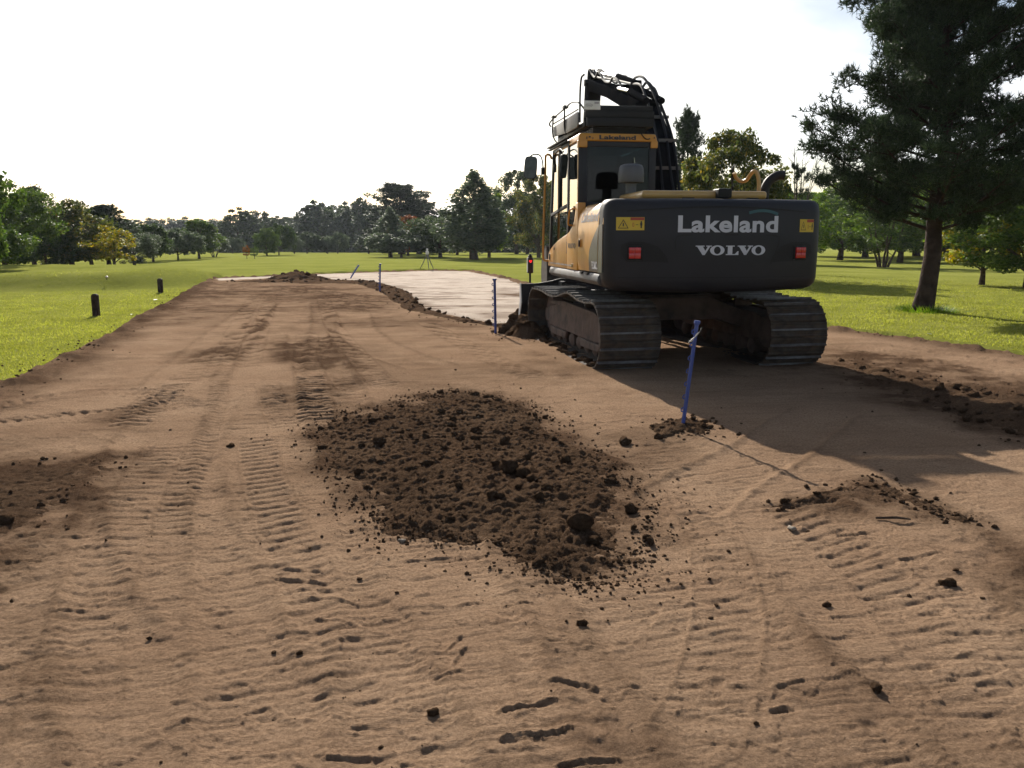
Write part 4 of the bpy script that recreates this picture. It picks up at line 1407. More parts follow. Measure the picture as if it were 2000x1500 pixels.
up('arm_cylinder', MB().tube([(0.19, 1.95, 3.76), (0.19, 3.05, 4.06)], 0.05, 14), M_BOOM)
up('arm_rod', MB().tube([(0.19, 3.05, 4.06), (0.19, 4.62, 4.42)], 0.028, 10), M_CHROME)
up('adjusting_cylinder', MB().tube([(0.08, 1.0, 3.36), (0.08, 1.9, 3.64)], 0.045, 12), M_BOOM)
up('adjusting_cylinder', MB().tube([(0.30, 1.0, 3.36), (0.30, 1.9, 3.64)], 0.045, 12), M_BOOM)
up('adjusting_rod', MB().tube([(0.08, 1.9, 3.64), (0.08, 2.6, 3.80)], 0.03, 10), M_CHROME)
up('adjusting_rod', MB().tube([(0.30, 1.9, 3.64), (0.30, 2.6, 3.80)], 0.03, 10), M_CHROME)
up('cylinder_bracket', MB().prism_x([(1.80, 3.48), (1.9, 3.80), (2.02, 3.80), (2.15, 3.55)], 0.12, 0.26), M_BOOM, bevel=0.01)
up('cylinder_bracket', MB().prism_x([(2.5, 3.66), (2.58, 3.86), (2.70, 3.86), (2.85, 3.76)], 0.05, 0.34), M_BOOM, bevel=0.01)
stick = up('stick', MB().prism_x([(4.70, 4.02), (4.60, 4.40), (4.72, 4.46), (4.92, 4.34), (5.02, 4.1), (5.28, 2.6), (5.42, 1.25), (5.28, 1.22), (4.98, 2.6), (4.80, 3.7)], 0.085, 0.305), M_BOOM, bevel=0.015)
up('bucket_cylinder', MB().tube([(0.19, 5.02, 4.42), (0.19, 5.36, 3.1)], 0.055, 12), M_BOOM)
up('bucket_rod', MB().tube([(0.19, 5.36, 3.1), (0.19, 5.56, 2.0)], 0.032, 10), M_CHROME)
up('bucket_link', MB().tube([(0.13, 5.34, 1.7), (0.13, 5.58, 1.98)], 0.035, 8).tube([(0.25, 5.34, 1.7), (0.25, 5.58, 1.98)], 0.035, 8).tube([(0.19, 5.58, 1.98), (0.19, 5.72, 1.42)], 0.04, 8), M_BOOM)
bk = []
for k in range(12):
    a = R(100) - R(215) * k / 11
    bk.append((5.55 + 0.52 * math.cos(a), 0.82 + 0.52 * math.sin(a)))
inner = [(5.55 + 0.48 * math.cos(R(100) - R(215) * k / 11), 0.82 + 0.48 * math.sin(R(100) - R(215) * k / 11)) for k in range(12)]
bu = MB().prism_x(bk + inner[::-1], -0.55, 0.93)
for u_ in (-0.55, 0.90):
    bu.prism_x(bk, u_, u_ + 0.03)
bu.prism_x([(5.25, 1.3), (5.4, 1.42), (5.75, 1.42), (5.7, 1.25), (5.3, 1.15)], 0.07, 0.11).prism_x([(5.25, 1.3), (5.4, 1.42), (5.75, 1.42), (5.7, 1.25), (5.3, 1.15)], 0.27, 0.31)
up('bucket', bu, M_STEEL, angle=40)
# hoses: along the back of the boom and in loops at the joints
HOSES = [[(0.10, -0.02, 1.9), (0.12, 0.20, 2.2), (0.12, 0.38, 2.62), (0.12, 0.64, 3.0), (0.13, 1.15, 3.45), (0.13, 1.5, 3.66), (0.14, 2.1, 3.78), (0.14, 3.2, 4.04), (0.14, 4.3, 4.28), (0.15, 4.62, 4.46), (0.15, 4.80, 4.46), (0.16, 4.92, 4.2)],
         [(0.33, 0.0, 1.9), (0.345, 0.18, 2.15), (0.35, 0.40, 2.62), (0.34, 0.66, 2.98), (0.30, 1.1, 3.42), (0.27, 1.32, 3.60), (0.26, 1.62, 3.72), (0.26, 1.95, 3.68), (0.26, 2.3, 3.80), (0.27, 3.0, 4.05), (0.27, 4.2, 4.28), (0.27, 4.7, 4.50), (0.27, 4.96, 4.38), (0.29, 5.0, 4.0)],
         [(0.38, 0.25, 2.05), (0.385, 0.36, 2.3), (0.385, 0.55, 2.72), (0.38, 0.86, 3.05), (0.36, 1.2, 3.36), (0.34, 1.5, 3.62), (0.33, 1.85, 3.66), (0.33, 2.5, 3.72), (0.32, 3.4, 3.95)],
         [(0.24, 0.02, 2.0), (0.25, 0.26, 2.35), (0.26, 0.52, 2.82), (0.26, 0.95, 3.30), (0.25, 1.28, 3.56), (0.22, 1.7, 3.80), (0.20, 2.05, 3.86), (0.2, 2.3, 3.8)],
         [(0.08, 2.3, 3.74), (0.07, 2.6, 3.92), (0.07, 2.9, 4.02), (0.07, 3.1, 3.98), (0.07, 3.5, 4.08), (0.07, 3.9, 4.30), (0.08, 4.2, 4.26), (0.1, 4.55, 4.38), (0.1, 4.75, 4.50), (0.11, 4.9, 4.44), (0.12, 4.96, 4.1), (0.13, 5.0, 3.7)],
         [(0.32, 2.7, 3.85), (0.33, 3.1, 4.08), (0.33, 3.45, 4.12), (0.33, 3.7, 4.08), (0.32, 4.1, 4.22), (0.31, 4.5, 4.40), (0.30, 4.8, 4.48), (0.30, 4.98, 4.25), (0.30, 5.05, 3.8)],
         [(-0.01, 4.72, 4.40), (-0.03, 4.86, 4.36), (-0.03, 4.95, 4.1), (-0.02, 4.98, 3.6)]]
HOSES = [[(a, b + 0.11 * max(0.0, 1 - max(0.0, b - 0.9) / 0.8), c) for a, b, c in h_] for h_ in HOSES]
for h_ in HOSES:
    up('hydraulic_hose', MB().tube(spline(h_, 6), 0.019, 7), M_RUB)
for s_, z_ in ((0.53, 2.40), (0.70, 2.78), (1.08, 3.14)):
    up('hose_clamp', MB().box(BU0 + 0.02, BU1 + 0.035, s_ - 0.12, s_ - 0.05, z_ - 0.02, z_ + 0.02), M_SKIRT)
up('stick_pipe', MB().tube([(0.06, 4.88, 4.35), (0.06, 5.05, 3.3), (0.06, 5.2, 2.3)], 0.014, 7), M_BLK)
up('stick_pipe', MB().tube([(0.33, 4.88, 4.35), (0.33, 5.05, 3.3), (0.33, 5.2, 2.3)], 0.014, 7), M_BLK)
up('work_lamp', MB().box(BU0 - 0.11, BU0 - 0.01, 1.60, 1.70, 3.08, 3.18), M_WHT, bevel=0.02)

# ---------------------------------------------------------------- undercarriage
GA, SHW = 1.005, 0.70
P_ = []
z_top = [(-1.50, .742), (-1.2, .725), (-0.9, .735), (-0.62, .775), (-0.45, .79), (-0.25, .775), (0.05, .725), (0.35, .70), (0.65, .705), (0.95, .735), (1.25, .745), (1.50, .742)]
for s_, z_ in z_top:
    P_.append((s_, z_))
for k in range(1, 12):
    a = math.pi / 2 - math.pi * k / 12
    P_.append((1.50 + 0.372 * math.cos(a), 0.37 + 0.372 * math.sin(a)))
for k in range(9):
    P_.append((1.50 - 3.0 * k / 8, -0.002))
for k in range(1, 12):
    a = -math.pi / 2 - math.pi * k / 12
    P_.append((-1.50 + 0.372 * math.cos(a), 0.37 + 0.372 * math.sin(a)))
P_.append(P_[0])
cum = [0.0]
for a, b in zip(P_[:-1], P_[1:]):
    cum.append(cum[-1] + math.hypot(b[0] - a[0], b[1] - a[1]))


def along(d):
    d %= cum[-1]
    for i in range(len(P_) - 1):
        if cum[i] <= d <= cum[i + 1]:
            t = (d - cum[i]) / (cum[i + 1] - cum[i])
            a, b = P_[i], P_[i + 1]
            return (a[0] + (b[0] - a[0]) * t, a[1] + (b[1] - a[1]) * t)


NSH = 48
TRACKS = []
pit = cum[-1] / NSH
sh = MB()                       # one shoe: curved plate with three grousers; local y = along, z = outwards
sh.prism_x([(-pit * .49, -0.012), (pit * .49, -0.012), (pit * .49, 0.004), (-pit * .49, 0.004)], -SHW / 2, SHW / 2)
for yy, hh in ((-pit * .40, .017), (0.0, .034), (pit * .40, .017)):
    sh.prism_x([(yy - 0.012, 0.004), (yy + 0.012, 0.004), (yy + 0.007, hh), (yy - 0.007, hh)], -SHW / 2 + 0.004, SHW / 2 - 0.004)
shoe_me = sh.mesh('track_shoe')
shoe_me.materials.append(M_STEEL)
shoe_me.materials.append(M_GROUSE)
for pg in shoe_me.polygons:
    if max(shoe_me.vertices[i].co.z for i in pg.vertices) > 0.027:
        pg.material_index = 1
for side in (-1, 1):
    tr = MB()
    uc = side * GA
    # link chain inside the shoes
    n_ = 64
    for off in (-0.06, 0.06):
        pv = []
        for k in range(n_):
            a, b = along(cum[-1] * k / n_), along(cum[-1] * k / n_ + 0.02)
            d = Vector((b[0] - a[0], b[1] - a[1])).normalized()
            nx, nz = d.y, -d.x            # inwards
            for dd, uu in ((0.012, -0.02), (0.075, -0.02), (0.075, 0.02), (0.012, 0.02)):
                pv.append((uc + off + uu, a[0] + nx * dd, a[1] + nz * dd))
        pf = []
        for k in range(n_):
            k2 = (k + 1) % n_
            for q in range(4):
                q2 = (q + 1) % 4
                pf.append((4 * k + q, 4 * k2 + q, 4 * k2 + q2, 4 * k + q2))
        tr.add(pv, pf)
    track = un('crawler_track', tr, M_STEEL)
    TRACKS.append((track, uc, side))
    for k in range(NSH):
        a, b = along(pit * (k - 0.3)), along(pit * (k + 0.3))
        c_ = along(pit * k)
        o = link('track_shoe', shoe_me, None, track)
        o.location = (uc, c_[0], c_[1])
        ang = math.atan2(b[1] - a[1], b[0] - a[0])
        o.rotation_euler = (ang, 0, 0)
    fr = MB()
    uo = uc + side * 0.17
    lo, hi = min(uc - side * 0.15, uo), max(uc - side * 0.15, uo)
    fr.prism_x([(-1.42, .30), (-1.40, .50), (-1.05, .57), (-0.2, .60), (0.6, .585), (1.05, .53), (1.30, .50), (1.42, .42), (1.40, .30), (1.1, .235), (-1.1, .235)], lo, hi)
    fr.prism_x([(-1.35, .235), (-1.25, .14), (-0.5, .13), (-0.45, .235)], uo - side * 0.0 - 0.02, uo + 0.02)
    fr.prism_x([(0.2, .235), (0.25, .14), (1.0, .13), (1.1, .235)], uo - 0.02, uo + 0.02)
    tf_ = un('track_frame', fr, M_MUD, bevel=0.03, segs=3)
    for s_ in (-1.0, -0.65, -0.3, 0.05, 0.40, 0.75, 1.1):
        un('track_roller', MB().lathe((uc - 0.14, s_, 0.155), [(0.05, -0.03), (0.095, 0.0), (0.085, 0.06), (0.085, 0.22), (0.095, 0.28), (0.05, 0.31)], 14, 'x'), M_MUD, tf_)
    un('carrier_roller', MB().lathe((uc - 0.12, -0.45, 0.65), [(0.04, 0), (0.06, 0.03), (0.06, 0.21), (0.04, 0.24)], 12, 'x'), M_MUD, tf_)
    un('idler_wheel', MB().lathe((uc - 0.09, 1.47, 0.37), [(0.10, -0.06), (0.12, -0.02), (0.27, 0.0), (0.285, 0.05), (0.285, 0.13), (0.27, 0.18), (0.12, 0.20), (0.10, 0.24)], 24, 'x'), M_MUD, tf_)
    un('drive_sprocket', MB().lathe((uc - 0.1, -1.47, 0.37), [(0.18, -0.10), (0.2, -0.05), (0.2, 0.02), (0.285, 0.06), (0.285, 0.14), (0.2, 0.18), (0.19, 0.26), (0.12, 0.29)], 24, 'x'), M_MUD, tf_)
    un('track_guard', MB().prism_x([(-1.30, .56), (-1.1, .60), (0.3, .635), (1.1, .59), (1.1, .56)], uo - 0.03, uo + 0.03), M_MUD, tf_, 0.01)
xf = MB()
xf.box(-0.62, 0.62, -0.62, 0.62, 0.46, 0.76)
xf.prism_y([(-1.0, .30), (-1.0, .52), (-0.4, .74), (0.4, .74), (1.0, .52), (1.0, .30), (0.5, .46), (-0.5, .46)], -0.75, -0.35)
xf.prism_y([(-1.0, .30), (-1.0, .52), (-0.4, .74), (0.4, .74), (1.0, .52), (1.0, .30), (0.5, .46), (-0.5, .46)], 0.35, 0.75)
un('centre_frame', xf, M_MUD, bevel=0.03)
un('slew_ring', MB().lathe((0, 0, 0), [(0.56, 0.74), (0.60, 0.80), (0.60, 0.88), (0.54, 0.9), (0.54, 0.97)], 40), M_BLK)
# dozer blade
bp = []
for k in range(9):
    t = k / 8
    bp.append((2.52 - 0.10 * math.sin(math.pi * t) * 1.0 + 0.06 * (1 - t), 0.22 + 0.54 * t))
bp2 = [(a + 0.03, b) for a, b in bp]
bl = MB().prism_x(bp + bp2[::-1], -1.33, 1.33)
blade = un('dozer_blade', bl, M_BLK, angle=50)
un('blade_crest', MB().prism_y([(-1.33, .755), (-1.05, .768), (-0.85, .80), (-0.68, .84), (-0.5, .845), (0.5, .845), (0.68, .84), (0.85, .80), (1.05, .768), (1.33, .755)], 2.515, 2.545), M_BLK, blade)
un('blade_end_plate', MB().prism_x([(2.60, .22), (2.44, .46), (2.50, .77), (2.56, .77), (2.56, .5), (2.66, .22)], -1.345, -1.331), M_WHT, blade, label='pale edge of the blade')  # pale end plate on the dark blade
un('blade_rib', MB().box(-0.72, -0.66, 2.30, 2.50, .30, .80).box(0.66, 0.72, 2.30, 2.50, .30, .80).box(-1.25, 1.25, 2.36, 2.44, .42, .50), M_BLK, blade)
un('blade_arm', MB().prism_x([(0.6, .36), (0.6, .54), (2.42, .50), (2.42, .30)], -0.52, -0.38), M_BLK, bevel=0.02)
un('blade_arm', MB().prism_x([(0.6, .36), (0.6, .54), (2.42, .50), (2.42, .30)], 0.38, 0.52), M_BLK, bevel=0.02)
un('blade_cylinder', MB().tube([(-0.25, 0.6, .66), (-0.25, 1.5, .66)], .05, 12), M_BLK)
un('blade_cylinder', MB().tube([(0.25, 0.6, .66), (0.25, 1.5, .66)], .05, 12), M_BLK)
un('blade_rod', MB().tube([(-0.25, 1.5, .66), (-0.25, 2.42, .64)], .03, 10), M_CHROME)
un('blade_rod', MB().tube([(0.25, 1.5, .66), (0.25, 2.42, .64)], .03, 10), M_CHROME)


def ex_world(u, s, z_, yaw):
    c_, s_ = math.cos(yaw), math.sin(yaw)
    return Vector((EX_C[0] + u * c_ - s * s_, EX_C[1] + u * s_ + s * c_, z_))
# ================================================================== TREES
M_BARK = pm('bark', (0.050, 0.036, 0.028), 0.9, spec=0.05, col2=(0.115, 0.085, 0.062), vscale=7, bump=0.03, bscale=14)
M_BARK2 = pm('pine_bark', (0.028, 0.019, 0.016), 0.9, spec=0.05, col2=(0.062, 0.042, 0.034), vscale=5, bump=0.05, bscale=9)
def _br(c, k=1.3):
    return [tuple(v * k for v in q) for q in c]


LEAF = {
    'dark': leaf_mat('dark_leaves', _br([(0.020, 0.036, 0.012), (0.036, 0.060, 0.016), (0.062, 0.085, 0.024)]), 0.30),
    'mid': leaf_mat('mid_green_leaves', _br([(0.028, 0.050, 0.012), (0.052, 0.085, 0.018), (0.095, 0.125, 0.030)]), 0.36),
    'grey': leaf_mat('grey_green_leaves', _br([(0.036, 0.050, 0.030), (0.060, 0.080, 0.045), (0.10, 0.12, 0.07)]), 0.34),
    'bright': leaf_mat('bright_leaves', _br([(0.045, 0.085, 0.012), (0.085, 0.14, 0.020), (0.15, 0.19, 0.035)]), 0.45),
    'yellow': leaf_mat('turning_leaves', _br([(0.060, 0.075, 0.012), (0.13, 0.13, 0.018), (0.22, 0.18, 0.03), (0.30, 0.17, 0.03)]), 0.42, pos=[0, .45, .85, 1]),
    'olive': leaf_mat('olive_leaves', _br([(0.032, 0.045, 0.012), (0.062, 0.075, 0.020), (0.12, 0.115, 0.03), (0.24, 0.17, 0.04)]), 0.36, pos=[0, .5, .9, 1]),
    'red': leaf_mat('rust_leaves', _br([(0.085, 0.030, 0.014), (0.16, 0.055, 0.022), (0.22, 0.10, 0.035)]), 0.3),
    'orange': leaf_mat('orange_leaves', _br([(0.10, 0.045, 0.012), (0.18, 0.08, 0.016)]), 0.4),
    'pine': leaf_mat('pine_needles', _br([(0.016, 0.026, 0.014), (0.026, 0.042, 0.020), (0.046, 0.064, 0.030)], 1.15), 0.18),
    'wood': leaf_mat('woodland_leaves', _br([(0.020, 0.032, 0.014), (0.034, 0.050, 0.020), (0.055, 0.072, 0.028)]), 0.26),
}


def tube_arr(pts, rads, seg=7):
    m = MB().tube(pts, rads, seg)
    return m.v, m.f


def leaf_quads(c, nrm, size, rg, aspect=0.55):
    """rhombic leaves at points c"""
    n_ = len(c)
    d = rg.normal(size=(n_, 3))
    nrm = nrm / (np.linalg.norm(nrm, axis=1, keepdims=True) + 1e-9)
    t1 = np.cross(nrm, d)
    t1 /= np.linalg.norm(t1, axis=1, keepdims=True) + 1e-9
    t2 = np.cross(nrm, t1)
    s = size[:, None]
    V = np.stack([c + t1 * s, c + t2 * s * aspect + nrm * s * .12, c - t1 * s, c - t2 * s * aspect + nrm * s * .12], 1)
    return V.reshape(-1, 3)


SHAPES = {
    'round': lambda t: np.sin(np.pi * np.clip(0.10 + 0.86 * t, 0, 1)) ** 0.62,
    'egg': lambda t: np.sin(np.pi * np.clip(0.14 + 0.84 * t, 0, 1) ** 0.78) ** 0.75,
    'spire': lambda t: np.clip(t * 7, 0.55, 1) * (1.02 - t) ** 0.72,
    'wide': lambda t: np.clip(0.75 + 0.5 * t, 0, 1) * (1.0 - t ** 3) ** 0.5,
    'bigpine': lambda t: np.interp(t, [0, .07, .28, .48, .69, .89, 1], [.85, 1.0, 1.0, .9, .64, .36, .1]),
    'vase': lambda t: (0.35 + 0.75 * np.sqrt(t)) * (1 - t ** 4) ** 0.5,
}
TREE_MESH = {}


def broadleaf(key, H, cb, Rr, shape, nclump, nleaf, leaf, seed, limbs=14, lean=0.0, stems=1, crad=0.26, zf=0.85):
    rg = np.random.default_rng(seed)
    f = SHAPES[shape]
    tr = MB()
    tops = []
    for s_ in range(stems):
        a = 2 * math.pi * s_ / stems + rg.uniform(0, 1)
        sp = 0.0 if stems == 1 else 0.16 * Rr
        base = Vector((math.cos(a) * sp * .5, math.sin(a) * sp * .5, -0.15))
        top = Vector((math.cos(a) * sp * 3 + lean * H + rg.normal() * .02 * H, math.sin(a) * sp * 3 + rg.normal() * .02 * H, H * 0.86))
        pts = [base.lerp(top, t) + Vector((rg.normal(), rg.normal(), 0)) * (0.010 * H * (0 < t < 1)) for t in np.linspace(0, 1, 7)]
        r0 = 0.024 * H / (stems ** 0.6)
        tr.tube(pts, [r0 * 1.35] + [r0 * (1 - 0.85 * t) for t in np.linspace(0.08, 1, 6)], 8)
        tops.append((pts, r0))
    cs = []
    tg = np.linspace(0.0, 1.0, 200)
    cw_ = np.cumsum(f(tg) ** 1.3 + 0.05)
    tt = np.interp(rg.random(nclump), cw_ / cw_[-1], tg)
    for t in tt:
        a = rg.uniform(0, 2 * math.pi)
        rr = Rr * f(np.array(t)) * (0.30 + 0.66 * math.sqrt(rg.random()))
        rr *= 1 + 0.16 * math.sin(3 * a + seed) + 0.10 * math.sin(5 * a + 2 * seed + 6 * t)
        z_ = H * (cb + (1 - cb) * t * 0.97)
        cs.append((rr * math.cos(a) + lean * z_, rr * math.sin(a), z_))
    cs = np.array(cs)
    for k in range(limbs):
        c = cs[k * len(cs) // limbs]
        pts_, r0 = tops[k % stems]
        h0 = min(0.8, max(cb * 0.75, c[2] / H - 0.18 - 0.1 * rg.random()))
        i = h0 / 0.86 * 6
        i0 = min(5, int(i))
        st = pts_[i0].lerp(pts_[i0 + 1], i - i0)
        en = Vector(c)
        mid = st.lerp(en, 0.5) + Vector((0, 0, 0.04 * H))
        rb = r0 * 0.36 * (1 - 0.5 * h0)
        tr.tube(spline([st, mid, en], 3), [rb * (1 - .8 * q / 6) for q in range(7)], 5, False)
    ci = rg.integers(0, nclump, nleaf)
    cr = Rr * crad * (0.65 + 0.7 * rg.random(nclump)) * (0.45 + 0.6 * f(tt))
    d = rg.normal(size=(nleaf, 3))
    d /= np.linalg.norm(d, axis=1, keepdims=True)
    rad = cr[ci] * (rg.random(nleaf) ** 0.45)
    pos = cs[ci] + d * rad[:, None] * np.array([1.0, 1.0, zf])
    nrm = d * 0.6 + rg.normal(size=(nleaf, 3)) * 0.7 + np.array([0, 0, 0.35])
    V = leaf_quads(pos, nrm, leaf * (0.6 + 0.8 * rg.random(nleaf)), rg)
    tm = tr.mesh('trunk', angle=60)
    cm = new_mesh('crown', V, np.arange(nleaf * 4).reshape(-1, 4), smooth=False)
    TREE_MESH[key] = (tm, cm, H)


def pine(key, H, cb, Rr, seed, ntuft=5200, needle=0.13, lean=0.0, nlimb=40, r0=None, per=7, nw=0.10, shape='egg', trunk_pts=None, branchlets=7, clump=None, up=0.0):
    rg = np.random.default_rng(seed)
    tr = MB()
    r0 = r0 or 0.022 * H
    if trunk_pts is None:
        trunk_pts = [Vector((lean * H * t ** 1.3 + 0.012 * H * math.sin(5 * t + seed), 0.01 * H * math.sin(4 * t), -0.15 + (H * 0.97 + .15) * t)) for t in np.linspace(0, 1, 10)]
    n_ = len(trunk_pts)
    tr.tube(trunk_pts, [r0 * 1.3] + [r0 * (1.05 - 0.93 * (k / (n_ - 1)) ** 1.2) for k in range(1, n_)], 10)
    f = SHAPES[shape]
    tips = []

    def at(h):
        i = h * (n_ - 1)
        i0 = min(n_ - 2, int(i))
        return trunk_pts[i0].lerp(trunk_pts[i0 + 1], i - i0)

    for k in range(nlimb):
        t = (k + rg.random()) / nlimb
        h = cb + (0.985 - cb) * t
        st = at(h)
        a = k * 2.399 + rg.normal() * 0.35
        L = Rr * float(f(np.array(t))) * rg.uniform(0.62, 1.12) + 0.05 * Rr
        rise = rg.uniform(-0.08, 0.28) + 0.45 * t + up
        dirv = Vector((math.cos(a), math.sin(a), rise))
        en = st + dirv * L
        mid = st.lerp(en, 0.5) - Vector((0, 0, 0.06 * L))
        pts = spline([st, mid, en], 4)
        rb = r0 * (0.22 - 0.15 * t)
        tr.tube(pts, [rb * (1 - .82 * q / (len(pts) - 1)) for q in range(len(pts))], 6, False)
        for b in range(branchlets):
            u = (0.12 if clump else 0.32) + (0.88 if clump else 0.68) * (b + rg.random()) / branchlets
            p0 = pts[min(len(pts) - 1, int(u * (len(pts) - 1)))]
            sa = a + rg.choice([-1, 1]) * rg.uniform(0.3, 1.3)
            bl = L * (0.16 + 0.26 * rg.random()) * (1.2 - 0.5 * u)
            e2 = p0 + Vector((math.cos(sa), math.sin(sa), rg.uniform(0.0, 0.7))) * bl
            tr.tube([p0, p0.lerp(e2, .5), e2], [rb * .3, rb * .22, rb * .1], 4, False)
            tips.append((p0.lerp(e2, 0.75), bl))
        tips.append((en, L * 0.2))
    for t in np.linspace(0.9, 1.0, 6):
        tips.append((at(t), Rr * 0.12))
    tp = np.array([tuple(p) for p, _ in tips])
    tb = np.array([b for _, b in tips])
    ci = rg.integers(0, len(tp), ntuft)
    d = rg.normal(size=(ntuft, 3))
    d /= np.linalg.norm(d, axis=1, keepdims=True)
    sp = np.maximum(tb[ci] * 0.62, Rr * 0.055)
    if clump:
        sp = clump * (0.55 + 0.9 * rg.random(len(tp)))[ci]
    pos = tp[ci] + d * (sp * rg.random(ntuft) ** 0.5)[:, None] * np.array([1.0, 1.0, 0.8])
    # every tuft: a spray of needles round its twig direction
    ax = d * 0.5 + np.array([0, 0, 0.75]) + rg.normal(size=(ntuft, 3)) * 0.3
    ax /= np.linalg.norm(ax, axis=1, keepdims=True)
    P = np.repeat(pos, per, 0)
    A = np.repeat(ax, per, 0)
    dv = A * 0.75 + rg.normal(size=(ntuft * per, 3)) * 0.62
    dv /= np.linalg.norm(dv, axis=1, keepdims=True)
    sd = np.cross(dv, rg.normal(size=dv.shape))
    sd /= np.linalg.norm(sd, axis=1, keepdims=True) + 1e-9
    L = needle * (0.7 + 0.6 * rg.random(ntuft * per))[:, None]
    w = needle * nw
    V = np.stack([P - sd * w, P + sd * w, P + dv * L], 1).reshape(-1, 3)
    tm = tr.mesh('trunk', angle=60)
    cm = new_mesh('crown', V, np.arange(ntuft * per * 3).reshape(-1, 3), smooth=False)
    TREE_MESH[key] = (tm, cm, H)


broadleaf('roundA', 8, 0.15, 3.3, 'round', 100, 10000, 0.17, 11, crad=.24)
broadleaf('roundB', 8, 0.18, 3.0, 'egg', 90, 9500, 0.17, 12, crad=.25)
broadleaf('roundC', 8, 0.12, 3.6, 'round', 120, 10000, 0.18, 13, crad=.22)
broadleaf('spire', 10, 0.14, 2.8, 'spire', 160, 12000, 0.14, 14, 18, crad=.22, zf=1.5)
broadleaf('low', 6, 0.24, 4.2, 'wide', 100, 10000, 0.18, 15, crad=.2)
broadleaf('near', 8, 0.16, 3.2, 'egg', 120, 22000, 0.10, 16, 20, crad=.2)
broadleaf('nearB', 8, 0.13, 3.4, 'round', 130, 24000, 0.095, 17, 20, crad=.2)
broadleaf('dense', 8, 0.12, 3.5, 'round', 150, 24000, 0.12, 27, 16, crad=.21)
broadleaf('multi', 6, 0.22, 2.4, 'vase', 70, 11000, 0.085, 18, 16, stems=5, crad=.22)
broadleaf('sapling', 4, 0.24, 1.4, 'egg', 46, 3200, 0.08, 19, 12, crad=.26)
broadleaf('oak', 16, 0.03, 7.0, 'round', 170, 13000, 0.36, 20, 16, crad=.21)
broadleaf('oakB', 16, 0.02, 6.2, 'egg', 160, 12000, 0.36, 21, 14, crad=.22)
pine('pineA', 11, 0.20, 2.9, 31, 7500, 0.26, per=5, nw=.16, clump=.42, nlimb=44, up=.3)
pine('pineB', 10, 0.15, 2.4, 32, 6500, 0.26, per=5, nw=.16, nlimb=38, clump=.4, up=.35)
pine('pineS', 4.5, 0.10, 1.3, 33, 1500, 0.13, per=6, nlimb=22)


def ground_at(px, py, zfun=None):
    """where the line of sight through a base pixel meets the lawn"""
    r = pix_ray(px, py)
    z = 0.0
    for _ in range(40):
        t = (z - CAM_H) / min(r.z, -1e-4)
        x, y = r.x * t, r.y * t
        z = 0.5 * z + 0.5 * float(lawn_z(np.array([x]), np.array([y]))[0])
    return Vector((x, y, z)), t


def put_tree(name, key, px, dist, top, width, leaf, label, group=None, rot=None, base_py=None, cat='tree', bark=None):
    """px: column of the trunk; dist: metres; top: row of the crown's top; width: crown width in photograph pixels"""
    if base_py is not None:
        g, _ = ground_at(px, base_py)
        x, y = g.x, g.y
    else:
        r = pix_ray(px, 500)
        k = dist / math.hypot(r.x, r.y)
        x, y = r.x * k, r.y * k
    z = float(lawn_z(np.array([x]), np.array([y]))[0])
    r = pix_ray(px, top)
    ztop = CAM_H + r.z / r.y * y
    H = max(0.6, ztop - z)
    tm, cm, H0 = TREE_MESH[key]
    zc = y * _CP + (CAM_H - z - H * .6) * _SP
    wid = width * 1.12 / FPX * zc
    co = np.empty(len(cm.vertices) * 3, np.float32)
    cm.vertices.foreach_get('co', co)
    if 'wid' not in cm:
        c3 = co.reshape(-1, 3)
        cm['wid'] = float(np.percentile(c3[:, 0], 98.5) - np.percentile(c3[:, 0], 1.5))
        cm['top'] = float(np.percentile(c3[:, 2], 98.8))
    e = empty(name, (x, y, z), rot if rot is not None else (px * 12.9898) % 6.283, label, cat, group)
    sx = wid / cm['wid']
    sz = H / cm['top']
    e.scale = (sx, sx, sz)
    t = link('trunk', tm, None, e)
    if not tm.materials:
        tm.materials.append(M_BARK)
    c = link('crown', cm, None, e)
    if not cm.materials:
        cm.materials.append(LEAF['mid'])
    for o_, mt in ((t, bark or (M_BARK2 if key.startswith('pine') else M_BARK)), (c, LEAF[leaf])):
        o_.material_slots[0].link = 'OBJECT'
        o_.material_slots[0].material = mt
    return e


G1 = 'trees along the left of the fairway'
put_tree('broadleaf_tree', 'roundA', -80, 30, 262, 150, 'mid', 'leafy tree cut off by the left edge, a sprig poking in', G1)
put_tree('broadleaf_tree', 'nearB', 8, 44, 352, 150, 'mid', 'large mid green tree at the left edge of the lawn', G1)
put_tree('broadleaf_tree', 'low', -12, 37, 440, 110, 'mid', 'low leafy bush tree in the lower left corner of the trees', G1)
put_tree('pine_tree', 'pineA', 66, 52, 368, 72, 'pine', 'dark pine standing tallest behind the left trees', G1)
put_tree('broadleaf_tree', 'roundC', 93, 43, 448, 88, 'dark', 'dark spreading small tree in front of the left pine', G1, base_py=527)
put_tree('broadleaf_tree', 'roundA', 140, 48, 396, 125, 'olive', 'broad olive green tree behind the dark spreading one', G1)
put_tree('broadleaf_tree', 'roundB', 178, 55, 408, 80, 'dark', 'dark green tree left of the jagged pine', G1)
put_tree('pine_tree', 'pineB', 212, 53, 402, 66, 'pine', 'jagged dark pine behind the yellow tree', G1)
put_tree('broadleaf_tree', 'sapling', 226, 42, 444, 78, 'yellow', 'small yellow green tree turning for autumn', G1, base_py=529)
put_tree('broadleaf_tree', 'nearB', 262, 50, 452, 82, 'grey', 'grey green bushy tree right of the yellow tree', G1)
put_tree('broadleaf_tree', 'roundB', 299, 62, 440, 50, 'dark', 'narrow dark tree on the lawn right of the grey bush', G1)
put_tree('broadleaf_tree', 'low', 348, 62, 449, 72, 'grey', 'rounded grey green tree with a short trunk mid lawn', G1, base_py=508)
